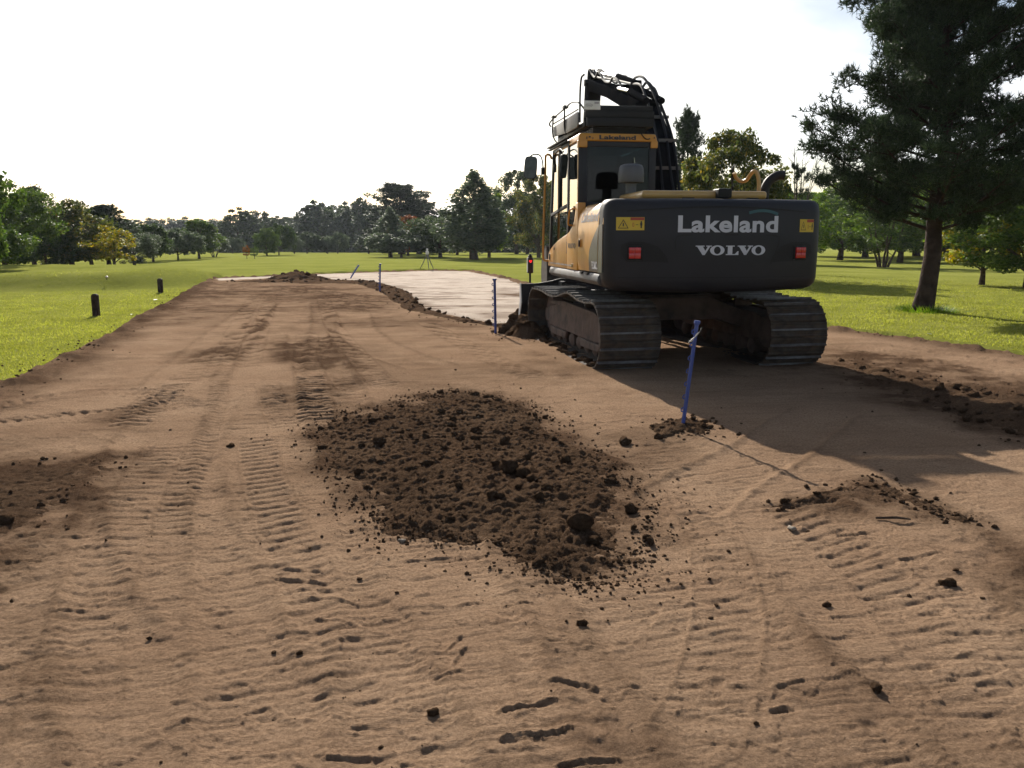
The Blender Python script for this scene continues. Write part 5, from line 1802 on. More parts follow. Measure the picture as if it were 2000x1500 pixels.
put_tree('broadleaf_tree', 'roundB', 389, 66, 432, 58, 'mid', 'green tree with a clear straight trunk mid lawn', G1, base_py=505)
put_tree('broadleaf_tree', 'multi', 419, 70, 456, 46, 'grey', 'small bush on a thick stem right of the straight trunked tree', G1, base_py=502)
put_tree('broadleaf_tree', 'roundC', 240, 85, 430, 90, 'wood', 'dim woodland tree behind the yellow tree', G1)
put_tree('broadleaf_tree', 'roundC', 120, 80, 420, 120, 'wood', 'dim woodland tree behind the broad olive tree', G1)
put_tree('broadleaf_tree', 'roundA', 30, 75, 400, 110, 'wood', 'dim woodland tree behind the large left tree', G1)
G2 = 'trees of the distant wood'
wd = [(290, 250, 432, 90, 'far rounded tree at the left end of the distant wood'), (335, 262, 431, 80, 'far tree above the rounded grey green one'),
      (372, 270, 430, 85, 'far tree behind the straight trunked tree'), (415, 255, 432, 80, 'far tree above the bush on a thick stem'),
      (470, 150, 413, 76, 'tall mature tree standing before the distant wood on the left'), (507, 165, 417, 66, 'dark mature tree right of the tall one'),
      (545, 190, 428, 62, 'rounded far tree in the dip of the wood'), (578, 200, 426, 62, 'far tree just left of the main wood'),
      (622, 165, 401, 88, 'domed mature tree at the left end of the main wood'), (662, 180, 408, 80, 'mature tree second from the left in the main wood'),
      (702, 165, 397, 86, 'tallest domed tree of the main wood'), (742, 170, 408, 80, 'mature tree at the right end of the main wood'),
      (830, 180, 425, 90, 'far tree behind the round dark one'), (890, 190, 430, 90, 'far tree left of the tall grey green spire'), (975, 170, 425, 100, 'far tree behind the bright green one'),
      (1045, 150, 420, 100, 'far tree low behind the mirror rail'),
      (600, 215, 420, 80, 'far tree filling the gap left of the domed tree'), (642, 220, 405, 70, 'far tree between the first two of the main wood'), (682, 225, 403, 70, 'far tree left behind the tallest domed tree'), (724, 215, 405, 70, 'far tree right behind the tallest domed tree'),
      (490, 200, 424, 60, 'far tree between the tall mature one and the dark one'), (526, 215, 428, 60, 'far tree right behind the dark mature one'), (560, 230, 430, 60, 'far tree behind the dip of the wood'), (770, 200, 415, 80, 'far tree just left behind the big dark pine'),
      (312, 285, 434, 60, 'far tree second from the left in the distant wood'), (355, 290, 433, 60, 'far tree third from the left in the distant wood'), (394, 285, 434, 60, 'far tree fifth from the left in the distant wood'), (430, 290, 435, 55, 'far tree just left of the gap in the wood'), (268, 270, 435, 60, 'faint far tree at the very left end of the wood'),
      (445, 300, 437, 80, 'faint far tree in the gap left of the tall mature one'), (225, 240, 436, 90, 'faint far tree behind the grey green bushy one')]
for k, (px, ds, tp_, w_, lab) in enumerate(wd):
    put_tree('woodland_tree', 'oak' if k % 2 else 'oakB', px, ds, tp_, w_ * 1.02, 'wood', lab, G2)
G3 = 'bushes and saplings below the distant wood'
for k, (px, ds, tp_, w_, lf, lab) in enumerate([(545, 95, 440, 50, 'dark', 'dark bushy tree below the dip of the wood'), (522, 90, 448, 40, 'mid', 'small green tree left of the dark bushy one'),
        (482, 72, 480, 12, 'orange', 'tiny orange sapling on the far lawn'), (497, 72, 482, 14, 'mid', 'tiny green sapling beside the orange one'),
        (600, 120, 455, 45, 'wood', 'bush at the foot of the domed tree'), (640, 120, 462, 40, 'wood', 'low bush under the main wood left part'),
        (660, 118, 455, 36, 'grey', 'pale bush under the main wood'), (720, 115, 458, 44, 'wood', 'bush below the tallest domed tree'), (455, 120, 465, 34, 'grey', 'pale scrub bush left of the orange sapling'),
        (575, 115, 462, 30, 'grey', 'pale scrub bush between dark bushy tree and main wood')]):
    put_tree('bush_tree', 'sapling' if w_ < 25 else ('roundC' if k % 2 else 'low'), px, ds, tp_, w_, lf, lab, G3)
G4 = 'trees beyond the sand bed'
put_tree('pine_tree', 'pineA', 786, 105, 362, 112, 'pine', 'big dark pine left of the leaning spire trees', G4)
put_tree('pine_tree', 'pineB', 818, 110, 392, 80, 'pine', 'dark pine shoulder right of the big dark pine', G4)
put_tree('broadleaf_tree', 'spire', 763, 74, 408, 56, 'grey', 'grey green pointed tree before the big pine', G4, base_py=502)
put_tree('broadleaf_tree', 'low', 784, 72, 452, 98, 'grey', 'low wide tree with flat base before the big pine', G4, base_py=503)
put_tree('broadleaf_tree', 'roundB', 797, 88, 424, 56, 'red', 'rust red tree glowing in front of the big pine', G4)
put_tree('broadleaf_tree', 'nearB', 860, 68, 418, 96, 'dark', 'round dark tree behind the surveying tripod', G4, base_py=503)
put_tree('broadleaf_tree', 'roundC', 836, 80, 436, 60, 'grey', 'pale round tree just left of the round dark one', G4)
put_tree('broadleaf_tree', 'spire', 926, 62, 340, 112, 'grey', 'tall grey green spire shaped tree, tallest beyond the sand', G4, base_py=507)
put_tree('broadleaf_tree', 'roundB', 955, 68, 382, 68, 'bright', 'bright green tree right of the tall spire', G4, base_py=503)
put_tree('broadleaf_tree', 'near', 1009, 78, 338, 104, 'dark', 'tall dark tree left of the mirror rail', G4, base_py=496)
put_tree('broadleaf_tree', 'near', 1052, 74, 346, 96, 'olive', 'olive tree directly behind the mirror rail', G4)
put_tree('broadleaf_tree', 'roundA', 1100, 80, 350, 100, 'dark', 'tree hidden behind the cab door', G4)
put_tree('broadleaf_tree', 'roundB', 893, 95, 415, 60, 'olive', 'olive tree between the round dark one and the spire', G4)
put_tree('broadleaf_tree', 'roundC', 1030, 110, 410, 90, 'wood', 'dim tree behind the tall dark one', G4)
G5 = 'trees behind the excavator'
put_tree('pine_tree', 'pineA', 1336, 38, 222, 62, 'pine', 'dark pine top beside the excavator boom', G5)
put_tree('broadleaf_tree', 'dense', 1424, 32, 266, 168, 'olive', 'rounded olive tree behind the counterweight', G5)
put_tree('pine_tree', 'pineS', 1548, 33, 322, 66, 'pine', 'young thin pine between the exhaust and the big pine', G5)
put_tree('broadleaf_tree', 'roundB', 1512, 55, 372, 90, 'bright', 'bright bush tree low behind the exhaust pipe', G5)
put_tree('broadleaf_tree', 'roundA', 1250, 50, 330, 150, 'dark', 'dark tree seen through the cab glass', G5)
G6 = 'trees on the lawn to the right'
put_tree('broadleaf_tree', 'near', 1640, 60, 360, 150, 'bright', 'bright green tree just right of the counterweight', G6, base_py=508)
put_tree('broadleaf_tree', 'multi', 1724, 45, 372, 125, 'mid', 'multi stemmed bush tree left of the big pine trunk', G6, base_py=522)
put_tree('broadleaf_tree', 'near', 1757, 52, 350, 150, 'bright', 'mid green tree on a leaning dark trunk behind the big pine', G6, base_py=513)
put_tree('broadleaf_tree', 'nearB', 1846, 62, 330, 170, 'dark', 'dark tree right of the big pine trunk', G6, base_py=503)
put_tree('broadleaf_tree', 'sapling', 1917, 28, 398, 118, 'yellow', 'young yellowing tree with a pale thin trunk', G6, base_py=556)
put_tree('broadleaf_tree', 'near', 2015, 30, 330, 230, 'mid', 'leafy tree cut off by the right edge', G6)
put_tree('broadleaf_tree', 'roundA', 1690, 80, 350, 150, 'mid', 'far dark tree behind the multi stemmed bush', G6)
put_tree('broadleaf_tree', 'roundC', 1900, 70, 340, 190, 'bright', 'far dark tree behind the young yellowing one', G6)
put_tree('broadleaf_tree', 'roundA', 1975, 60, 320, 200, 'mid', 'dark tree behind the leafy right edge tree', G6)
put_tree('broadleaf_tree', 'roundC', 1590, 85, 380, 120, 'bright', 'far dark tree showing past the counterweight edge', G6)
put_tree('broadleaf_tree', 'roundB', 1790, 90, 350, 160, 'mid', 'far dark tree straight behind the big pine trunk', G6)
# bare twiggy shoots above the young pine
bt = MB()
gB, _ = ground_at(1556, 520)
yB = 36.0
rB = pix_ray(1553, 500); kB = yB / rB.y
bB = Vector((rB.x * kB, yB, 0.0))
rgb = random.Random(5)
for k in range(7):
    a = rgb.uniform(0, 6.28)
    lean_ = rgb.uniform(0.1, 0.75)
    tp_ = bB + Vector((math.cos(a) * lean_, math.sin(a) * lean_, rgb.uniform(4.6, 5.6)))
    bt.tube(spline([bB, bB.lerp(tp_, 0.5) + Vector((0, 0, .2)), tp_], 4), [0.035 * (1 - .85 * q / 8) for q in range(9)], 5, False)
    for j in range(6):
        p0 = bB.lerp(tp_, rgb.uniform(0.55, 0.95))
        bt.tube([p0, p0 + Vector((rgb.uniform(-.35, .35), rgb.uniform(-.35, .35), rgb.uniform(.2, .6)))], [0.009, 0.003], 4, False)
link('bare_shrub', bt.mesh('bare_shrub'), M_BARK, label='bare twiggy shoots standing behind the exhaust pipe', cat='shrub')

# ---- the big pine at the right
gP = gp(1800, 612)
zP = float(lawn_z(np.array([gP.x]), np.array([gP.y]))[0])
tp_ = []
for px, py in ((1797, 616), (1806, 560), (1818, 500), (1828, 440), (1836, 380), (1842, 300), (1846, 220), (1850, 140), (1853, 70), (1855, 0), (1857, -55)):
    r = pix_ray(px, py); k = gP.y / r.y
    tp_.append(Vector((r.x * k - gP.x, 0.12 * math.sin(py * .02), CAM_H + r.z * k - zP)))
tp_[0].z = -0.12
HP = tp_[-1].z
pine('big', HP, 0.27, 2.45, 41, 29000, 0.135, nlimb=66, r0=0.175, per=8, nw=0.075, trunk_pts=tp_, branchlets=14, shape='bigpine', clump=0.24, up=0.22)
bp_ = empty('pine_tree', (gP.x, gP.y, zP), 0, 'big dark pine with a leaning thick trunk right of the excavator', 'tree')
t = link('trunk', TREE_MESH['big'][0], M_BARK2, bp_)
c = link('crown', TREE_MESH['big'][1], LEAF['pine'], bp_)
# tuft of weeds at its foot
rgw = np.random.default_rng(8)
nW = 700
aw = rgw.uniform(0, 2 * math.pi, nW)
rw = 0.30 + 0.22 * np.abs(rgw.normal(size=nW))
pw = np.stack([rw * np.cos(aw) + 0.06, rw * np.sin(aw) - 0.02, np.zeros(nW)], 1)
tw = pw + np.stack([0.09 * np.cos(aw) + rgw.normal(size=nW) * .05, 0.09 * np.sin(aw) + rgw.normal(size=nW) * .05, rgw.uniform(0.05, 0.20, nW) * np.exp(-(rw - .3) * 2.5)], 1)
dw = np.stack([-np.sin(aw), np.cos(aw), 0 * aw], 1) * 0.012
VW = np.stack([pw - dw, pw + dw, tw], 1).reshape(-1, 3)
o = link('weed_tuft', new_mesh('weed_tuft', VW, np.arange(nW * 3).reshape(-1, 3), smooth=False), LEAF['bright'], label='tuft of weeds round the foot of the big pine', cat='weeds', kind='stuff')
o.location = (gP.x, gP.y, zP)
# ================================================================== LOOSE SOIL, CLODS, SMALL THINGS
def rock_mesh(name, seed, sub=2, squash=0.75):
    bm = bmesh.new()
    bmesh.ops.create_icosphere(bm, subdivisions=sub, radius=1.0)
    rg = np.random.default_rng(seed)
    ph = rg.uniform(0, 6.28, (10, 3)); fr = rg.uniform(1.0, 4.6, (10, 3)); am = rg.uniform(0.05, 0.17, 10)
    for v in bm.verts:
        d = v.co.normalized()
        k = 1.0
        for j in range(10):
            k += am[j] * math.sin(fr[j][0] * d.x * 2 + ph[j][0]) * math.sin(fr[j][1] * d.y * 2 + ph[j][1]) * (1 + .5 * math.sin(fr[j][2] * d.z * 2 + ph[j][2]))
        k += rg.normal() * 0.045
        v.co = Vector((d.x * k, d.y * k, d.z * k * squash))
    me = bpy.data.meshes.new(name)
    bm.to_mesh(me); bm.free()
    me.polygons.foreach_set('use_smooth', [True] * len(me.polygons))
    me.materials.append(M_SOIL)
    return me


CLOD = [rock_mesh('clod', 100 + k) for k in range(7)]
rs = random.Random(21)
rgc = np.random.default_rng(77)
_NOISEZ = lambda x, y: dirt_relief(np.array([x], float), np.array([y], float))[0][0]


def soil_patch(name, poly, height, label, res=0.03, lump=0.05, edge=0.35, seed=1, zb=0.0, fine=1.0, kind=None, cat='soil heap', group=None, crest=None):
    """a heap of loose soil over a ground polygon; returns (object, height function)"""
    b = np.array(poly)
    x0, x1, y0, y1 = b[:, 0].min() - .35, b[:, 0].max() + .35, b[:, 1].min() - .35, b[:, 1].max() + .35
    nx, ny = max(8, int((x1 - x0) / res)), max(8, int((y1 - y0) / res))
    xs, ys = np.linspace(x0, x1, nx), np.linspace(y0, y1, ny)
    X, Y = np.meshgrid(xs, ys)

    def hfun(x, y):
        sd = poly_sd(x, y, poly) + 0.30 * edge * (fbm(x * 2.2, y * 2.2, seed + 5, 3) - 0.5) * 2
        prof = sstep(-0.12 * edge, edge, sd)
        h = height * prof * (0.55 + 0.75 * fbm(x * 1.6, y * 1.6, seed, 3))
        env = sstep(-0.25 * edge, 0.35 * edge, sd)
        n1 = fbm(x * 9 * fine, y * 9 * fine, seed + 1, 4, 0.62)
        n2 = np.abs(fbm(x * 17 * fine, y * 17 * fine, seed + 2, 3, 0.6) - 0.5) * 2
        h = h + env * (lump * (n1 - 0.42) * 1.5 + lump * 0.55 * (0.35 - n2))
        return h + zb - 0.035 * (1 - env) - 0.3 * sstep(0.0, 0.4, -sd), sd

    z, sd = hfun(X.ravel(), Y.ravel())
    i = np.arange(ny - 1)[:, None] * nx + np.arange(nx - 1)[None, :]
    f = np.stack([i, i + 1, i + 1 + nx, i + nx], -1).reshape(-1, 4)
    f = f[(sd > -0.22)[f].any(axis=1)]
    used = np.unique(f)
    remap = np.full(nx * ny, -1); remap[used] = np.arange(len(used))
    V = np.stack([X.ravel(), Y.ravel(), z], 1)[used]
    o = link(name, new_mesh(name, V, remap[f]), M_SOIL, label=label, cat=cat, group=group, kind=kind)
    return o, hfun


def clods_on(o, hfun, poly, n_, smin, smax, seed, spread=0.0, power=2.6, sub=None):
    """single clods lying on a heap, each a part of it"""
    rg = np.random.default_rng(seed)
    b = np.array(poly)
    c = 0
    while c < n_:
        x, y = rg.uniform(b[:, 0].min() - spread, b[:, 0].max() + spread), rg.uniform(b[:, 1].min() - spread, b[:, 1].max() + spread)
        sd = poly_sd(np.array([x]), np.array([y]), poly)[0]
        if sd < -spread or (sd < 0 and rg.random() < -sd / max(spread, 1e-6)):
            continue
        z = max(hfun(np.array([x]), np.array([y]))[0][0], 0.0)
        s = smin + (smax - smin) * rg.random() ** power
        q = link('clod', CLOD[int(rg.integers(0, 7))], None, o)
        q.location = (x, y, z + s * 0.25)
        q.scale = (s * rg.uniform(.8, 1.25), s * rg.uniform(.8, 1.2), s * rg.uniform(.75, 1.1))
        q.rotation_euler = (rg.normal() * .4, rg.normal() * .4, rg.uniform(0, 6.28))
        c += 1


# ---- the dark heap in the middle of the foreground
HEAP = [(600, 842), (650, 808), (730, 790), (830, 772), (880, 758), (960, 768), (1060, 790), (1120, 852), (1200, 905), (1255, 962), (1275, 1030), (1245, 1085), (1190, 1125), (1120, 1120), (1040, 1085), (960, 1045), (860, 1030), (765, 1032), (715, 985), (655, 915)]
heap_poly = [w2(p, 0.03) for p in HEAP]
heap, hf_heap = soil_patch('soil_heap', heap_poly, 0.03, 'low dark heap of crumbly soil in the middle foreground', res=0.0125, lump=0.042, edge=0.8, seed=201, fine=2.8)
clods_on(heap, hf_heap, heap_poly, 280, 0.006, 0.034, 5, 0.03, 2.6)
for px, py, s in ((740, 853, .075), (995, 905, .085), (1022, 912, .07), (1135, 1010, .095), (985, 850, .065), (900, 845, .05), (800, 903, .06), (1028, 880, .05), (1105, 885, .06), (860, 752, .05), (925, 845, .055), (1160, 1030, .05), (1195, 912, .05), (970, 895, .05)):
    g = gp(px, py, 0.08)
    z = max(hf_heap(np.array([g.x]), np.array([g.y]))[0][0], 0)
    q = link('clod', CLOD[rs.randrange(7)], None, heap)
    s *= 0.62; q.location = (g.x, g.y, z + s * .4); q.scale = (s * 1.15, s, s * 1.05); q.rotation_euler = (rs.uniform(-.4, .4), rs.uniform(-.4, .4), rs.uniform(0, 6))

# ---- ridge of soil along the edge of the sand, spoil in front of the blade, far heap
RID = [(700, 549), (745, 561), (775, 572), (792, 590), (815, 604), (860, 618), (905, 626), (955, 635), (1000, 640)]
rw_ = [Vector((*w2(p), 0)) for p in RID]


def ribbon(pts, wid):
    l_, r_ = [], []
    for i, p in enumerate(pts):
        d = (pts[min(i + 1, len(pts) - 1)] - pts[max(i - 1, 0)]).normalized()
        nn = Vector((-d.y, d.x, 0))
        w = wid[i] if isinstance(wid, list) else wid
        l_.append(p + nn * w); r_.append(p - nn * w)
    return [(p.x, p.y) for p in l_] + [(p.x, p.y) for p in r_[::-1]]


pl = ribbon(rw_, [.35, .4, .38, .3, .22, .18, .16, .16, .2])
ridge, hf = soil_patch('soil_ridge', pl, 0.04, 'lumpy dark ridge of soil along the edge of the pale sand', res=0.035, lump=0.055, edge=0.25, seed=211, fine=.9, cat='soil ridge')
clods_on(ridge, hf, pl, 110, 0.015, 0.065, 6, 0.08)
SPO = [(985, 640), (1010, 628), (1040, 622), (1075, 628), (1075, 662), (1040, 664), (1000, 660), (975, 652)]
pl = [w2(p) for p in SPO]
spoil, hf = soil_patch('soil_pile', pl, 0.26, 'pile of fresh dark clods beside the front of the left track', res=0.03, lump=0.12, edge=0.4, seed=221, fine=.7, cat='soil pile')
clods_on(spoil, hf, pl, 90, 0.03, 0.10, 7, 0.12)
FAR = [(450, 550), (520, 546), (560, 545), (620, 545), (680, 547), (760, 554), (700, 555), (600, 553), (500, 553)]
pl = [w2(p) for p in FAR]
fheap, hf = soil_patch('soil_heap', pl, 0.03, 'long low dark spoil heap at the far end of the bare earth', res=0.10, lump=0.06, edge=1.3, seed=231, fine=.5)
clods_on(fheap, hf, pl, 50, 0.03, 0.08, 8, 0.3)
PK = [w2(p) for p in ((520, 546), (555, 541), (600, 540), (650, 545), (600, 550), (550, 550))]
pk, hf = soil_patch('soil_heap', PK, 0.40, 'small pointed dark soil heap at the far end of the bare earth', res=0.08, lump=0.08, edge=1.5, seed=235, fine=.6)
clods_on(pk, hf, PK, 30, 0.03, 0.09, 18, 0.2)
WIN = [(1640, 705), (1720, 722), (1820, 748), (1930, 772), (2080, 790), (2080, 872), (1960, 838), (1860, 800), (1760, 765), (1680, 738)]
pl = [w2(p) for p in WIN]
win, hf = soil_patch('soil_windrow', pl, 0.06, 'dark loosened soil windrow running behind the right track', res=0.025, lump=0.05, edge=0.45, seed=241, fine=1.3, cat='soil ridge')
clods_on(win, hf, pl, 110, 0.012, 0.05, 9, 0.15)
W2 = [(1500, 988), (1600, 962), (1690, 936), (1760, 952), (1830, 985), (1900, 1015), (1895, 1024), (1820, 1002), (1750, 974), (1690, 958), (1610, 976)]
pl = [w2(p) for p in W2]
w2o, hf = soil_patch('soil_windrow', pl, 0.010, 'thin crumbly soil ridge in the right foreground', res=0.010, lump=0.026, fine=2.8, edge=0.2, seed=251, cat='soil ridge')
clods_on(w2o, hf, pl, 34, 0.005, 0.020, 10, 0.04)
W3 = [(1265, 832), (1320, 818), (1360, 822), (1392, 828), (1385, 850), (1340, 846), (1290, 856)]
pl = [w2(p) for p in W3]
w3o, hf = soil_patch('soil_mound', pl, 0.04, 'little mound of soil round the foot of the near blue post', res=0.010, lump=0.03, fine=2.4, edge=0.18, seed=261, cat='soil mound')
clods_on(w3o, hf, pl, 22, 0.008, 0.035, 11, 0.06)
W4 = [(-80, 930), (60, 905), (210, 898), (240, 915), (150, 960), (90, 1020), (-80, 1090)]
pl = [w2(p) for p in W4]
w4o, hf = soil_patch('soil_windrow', pl, 0.008, 'dark trodden soil patch at the left edge of the foreground', res=0.012, lump=0.024, fine=2.4, edge=0.3, seed=271, cat='soil patch')
clods_on(w4o, hf, pl, 8, 0.006, 0.014, 12, 0.02)

# ---- mud packed on the lower shoes of the tracks
rgm = np.random.default_rng(91)
for track, uc, side in TRACKS:
    for k in range(46):
        q = link('mud_clod', CLOD[int(rgm.integers(0, 7))], None, track)
        s_ = 0.016 + 0.028 * rgm.random() ** 2
        q.location = (uc + side * rgm.uniform(0.20, 0.33), -1.45 + 2.95 * (k + rgm.random()) / 46, 0.014 + s_ * .35)
        q.scale = (s_ * rgm.uniform(1.0, 1.9), s_ * rgm.uniform(.7, 1.1), s_)
        q.rotation_euler = (0, 0, rgm.uniform(-.4, .4))

# ---- crumbs too many to count, scattered on the bare earth
bits_v, bits_f = [], []
base_me = bmesh.new()
bmesh.ops.create_icosphere(base_me, subdivisions=1, radius=1.0)
bv = np.array([v.co[:] for v in base_me.verts]); bf = np.array([[v.index for v in f.verts] for f in base_me.faces])
base_me.free()
pos, siz = [], []
hp = np.array(heap_poly)
for k in range(3400):
    i = rgc.integers(0, len(hp))
    a, b = hp[i], hp[(i + 1) % len(hp)]
    p = a + (b - a) * rgc.random()
    off = rgc.normal(size=2) * rgc.choice([0.05, 0.10, 0.22])
    pos.append(p + off); siz.append(0.002 + 0.009 * rgc.random() ** 3.5)
for k in range(200):
    r = 2.0 * (12 / 2.0) ** rgc.random(); a = rgc.uniform(R(-35), R(38))
    pos.append(np.array([r * math.sin(a), r * math.cos(a)])); siz.append((0.002 + 0.009 * rgc.random() ** 4) * (1 + .06 * r))
for poly_, n_, spr in ((W2, 140, .06), (WIN, 400, .2), (W3, 120, .10), (RID, 300, .25), (SPO, 200, .25), (W4, 60, .08), ([(-40, 780), (90, 712), (180, 672), (250, 637), (330, 590), (385, 560), (412, 543)], 700, .16), ([(1622, 642), (1800, 663), (2000, 696), (2080, 712)], 350, .15)):
    pp = [w2(p) for p in poly_]
    for k in range(n_):
        i = rgc.integers(0, len(pp) - 1)
        t = rgc.random()
        pos.append(np.array(pp[i]) * (1 - t) + np.array(pp[i + 1]) * t + rgc.normal(size=2) * spr); siz.append(0.003 + 0.014 * rgc.random() ** 3)
pos = np.array(pos); siz = np.array(siz)
zz = dirt_relief(pos[:, 0].copy(), pos[:, 1].copy())[0]
zz = np.maximum(zz, hf_heap(pos[:, 0], pos[:, 1])[0])
n_ = len(pos)
jit = 1 + 0.28 * rgc.normal(size=(n_, len(bv)))
V = bv[None] * jit[..., None] * siz[:, None, None] * np.array([1.1, 1.0, 0.8]) + np.concatenate([pos, (zz + siz * .4)[:, None]], 1)[:, None]
F = bf[None] + (np.arange(n_) * len(bv))[:, None, None]
link('soil_crumbs', new_mesh('soil_crumbs', V.reshape(-1, 3), F.reshape(-1, 3), smooth=False), M_SOIL, label='scattered soil crumbs strewn over the bare earth', cat='soil crumbs', kind='stuff')

# ---- blue plastic fence posts
M_BLUE = pm('blue_plastic', (0.035, 0.075, 0.32), 0.42, var=0.25, vscale=12, grime=(0.12, 0.10, 0.10), gscale=9, gamt=0.35)
M_TAPE = pm('white_tape', (0.78, 0.78, 0.76), 0.5)


def fence_post(base, top, label, tape=False, width=0.016, z0=0.0):
    base, top = Vector(base), Vector(top)
    e = empty('fence_post', base, 0, label, 'post', 'blue plastic posts marking out the earth')
    d = top - base
    L = d.length
    ax = d.normalized()
    b = MB()
    sidev = Vector((1, 0.25, 0)) - ax * Vector((1, 0.25, 0)).dot(ax)
    sidev.normalize()
    b.tube([Vector((0, 0, 0)) - ax * 0.08] + [ax * (L * k / 8) for k in range(9)], [width * .6] + [width] * 9, 8)
    link('shaft', b.mesh('shaft'), M_BLUE, e)
    for k in range(7):                      # moulded wire hooks up the shaft
        t = L * (0.16 + 0.125 * k)
        p = ax * t
        h = MB().tube(spline([p - sidev * width * .6, p - sidev * (width * 2.0) + ax * 0.004, p - sidev * (width * 2.1) + ax * 0.022, p - sidev * width * 1.2 + ax * 0.034], 3), width * .32, 6)
        link('wire_hook', h.mesh('wire_hook'), M_BLUE, e)
    cap = MB().tube([ax * (L - .004), ax * (L + .012), ax * (L + .03)], [width * 1.1, width * 1.7, width * 1.5], 10)
    link('cap', cap.mesh('cap'), M_BLUE, e)
    fl = MB().box(-0.05, 0.05, -0.01, 0.01, -0.004, 0.004)
    if tape:
        p = ax * (L - 0.075)
        tp = MB()
        path = spline([p + Vector((0.035, -0.03, 0.05)), p + Vector((0.022, -0.032, 0.02)), p + Vector((-0.005, -0.03, -0.005)), p + Vector((-0.022, -0.032, -0.03)), p + Vector((-0.055, -0.034, -0.052))], 4)
        vs, fs = [], []
        for i, q in enumerate(path):
            w = 0.011 + 0.004 * math.sin(i * 1.1)
            vs += [q + Vector((0.3 * w, -0.3 * w, w)), q - Vector((0.3 * w, -0.3 * w, w)), q - Vector((0.3 * w, -0.3 * w, w)) + Vector((0, .003, 0)), q + Vector((0.3 * w, -0.3 * w, w)) + Vector((0, .003, 0))]
        n4 = len(path)
        for i in range(n4 - 1):
            for j in range(4):
                j2 = (j + 1) % 4
                fs.append((4 * i + j, 4 * i + j2, 4 * i + 4 + j2, 4 * i + 4 + j))
        fs += [(0, 1, 2, 3), (4 * n4 - 1, 4 * n4 - 2, 4 * n4 - 3, 4 * n4 - 4)]
        tp.add(vs, fs)
        link('tape', tp.mesh('tape', angle=60), M_TAPE, e, label='white tape knotted near the top')
    return e


def top_at(px, py, base):
    r = pix_ray(px, py); k = base.y / r.y
    return Vector((r.x * k, base.y, CAM_H + r.z * k))


b_ = gp(1333, 836); fence_post(b_, top_at(1361, 634, b_), 'near blue plastic post with white tape beside the dark heap', True, 0.0150)
b_ = gp(968, 652); fence_post(b_, top_at(966, 548, b_), 'blue plastic post standing at the end of the soil ridge', False, 0.020)
b_ = gp(742, 569); fence_post(b_, top_at(742.5, 517, b_), 'thin blue post on the far side of the earth, left of the sand', False, 0.022)
b_ = gp(685, 543); fence_post(b_, top_at(700, 519, b_), 'far blue post leaning to the right', False, 0.026)

# ---- dark timber marker posts on the lawn
M_POST = pm('dark_timber', (0.020, 0.012, 0.010), 0.8, spec=0.1, col2=(0.055, 0.032, 0.025), vscale=9, bump=0.006, bscale=30)
for px, pb, pt, w, lab in ((188.5, 617, 574, 11.5, 'near dark timber marker post on the left lawn'), (314, 571.5, 544, 8.5, 'farther dark timber marker post on the left lawn')):
    g, _ = ground_at(px, pb)
    e = empty('marker_post', g, 0.1, lab, 'post', 'dark timber marker posts')
    Hh = (pb - pt) / FPX * g.y * 1.0
    ww = w / FPX * g.y / 2
    link('post', MB().box(-ww, ww, -ww, ww, -0.1, Hh * .93).mesh('post', 0.012, 2), M_POST, e)
    cp = MB().add([(-ww, -ww, Hh * .932), (ww, -ww, Hh * .932), (ww, ww, Hh * .932), (-ww, ww, Hh * .932), (-ww * .5, -ww * .5, Hh), (ww * .5, -ww * .5, Hh), (ww * .5, ww * .5, Hh), (-ww * .5, ww * .5, Hh)],
                  [(0, 3, 2, 1), (4, 5, 6, 7), (0, 1, 5, 4), (1, 2, 6, 5), (2, 3, 7, 6), (3, 0, 4, 7)])
    link('post_cap', cp.mesh('post_cap', 0.006), M_POST, e)

# ---- rotating laser on its tripod
g = gp(835, 527)
e = empty('laser_tripod', (g.x, g.y, float(lawn_z(np.array([g.x]), np.array([g.y]))[0]) * 0 + 0.02), 0.3, 'surveying laser on a tripod at the far edge of the sand', 'tripod')
M_TRI = pm('tripod_alloy', (0.20, 0.20, 0.19), 0.5, metal=0.3, var=0.3)
for k in range(3):
    a = 2 * math.pi * k / 3 + 0.5
    foot = Vector((0.42 * math.cos(a), 0.42 * math.sin(a), 0.0))
    link('leg', MB().tube([Vector((0.05 * math.cos(a), 0.05 * math.sin(a), 0.72)), foot.lerp(Vector((0, 0, .72)), .45), foot], [0.024, 0.024, 0.014], 6).mesh('leg'), M_TRI, e)
link('tripod_head', MB().lathe((0, 0, 0), [(0.06, 0.70), (0.08, 0.72), (0.08, 0.75), (0.03, 0.76)], 14).mesh('tripod_head'), M_TRI, e)
link('laser_unit', MB().lathe((0, 0, 0), [(0.07, 0.76), (0.085, 0.80), (0.085, 0.90), (0.05, 0.93), (0.045, 1.0), (0.06, 1.01), (0.05, 1.05)], 14).mesh('laser_unit'), M_WHT, e)

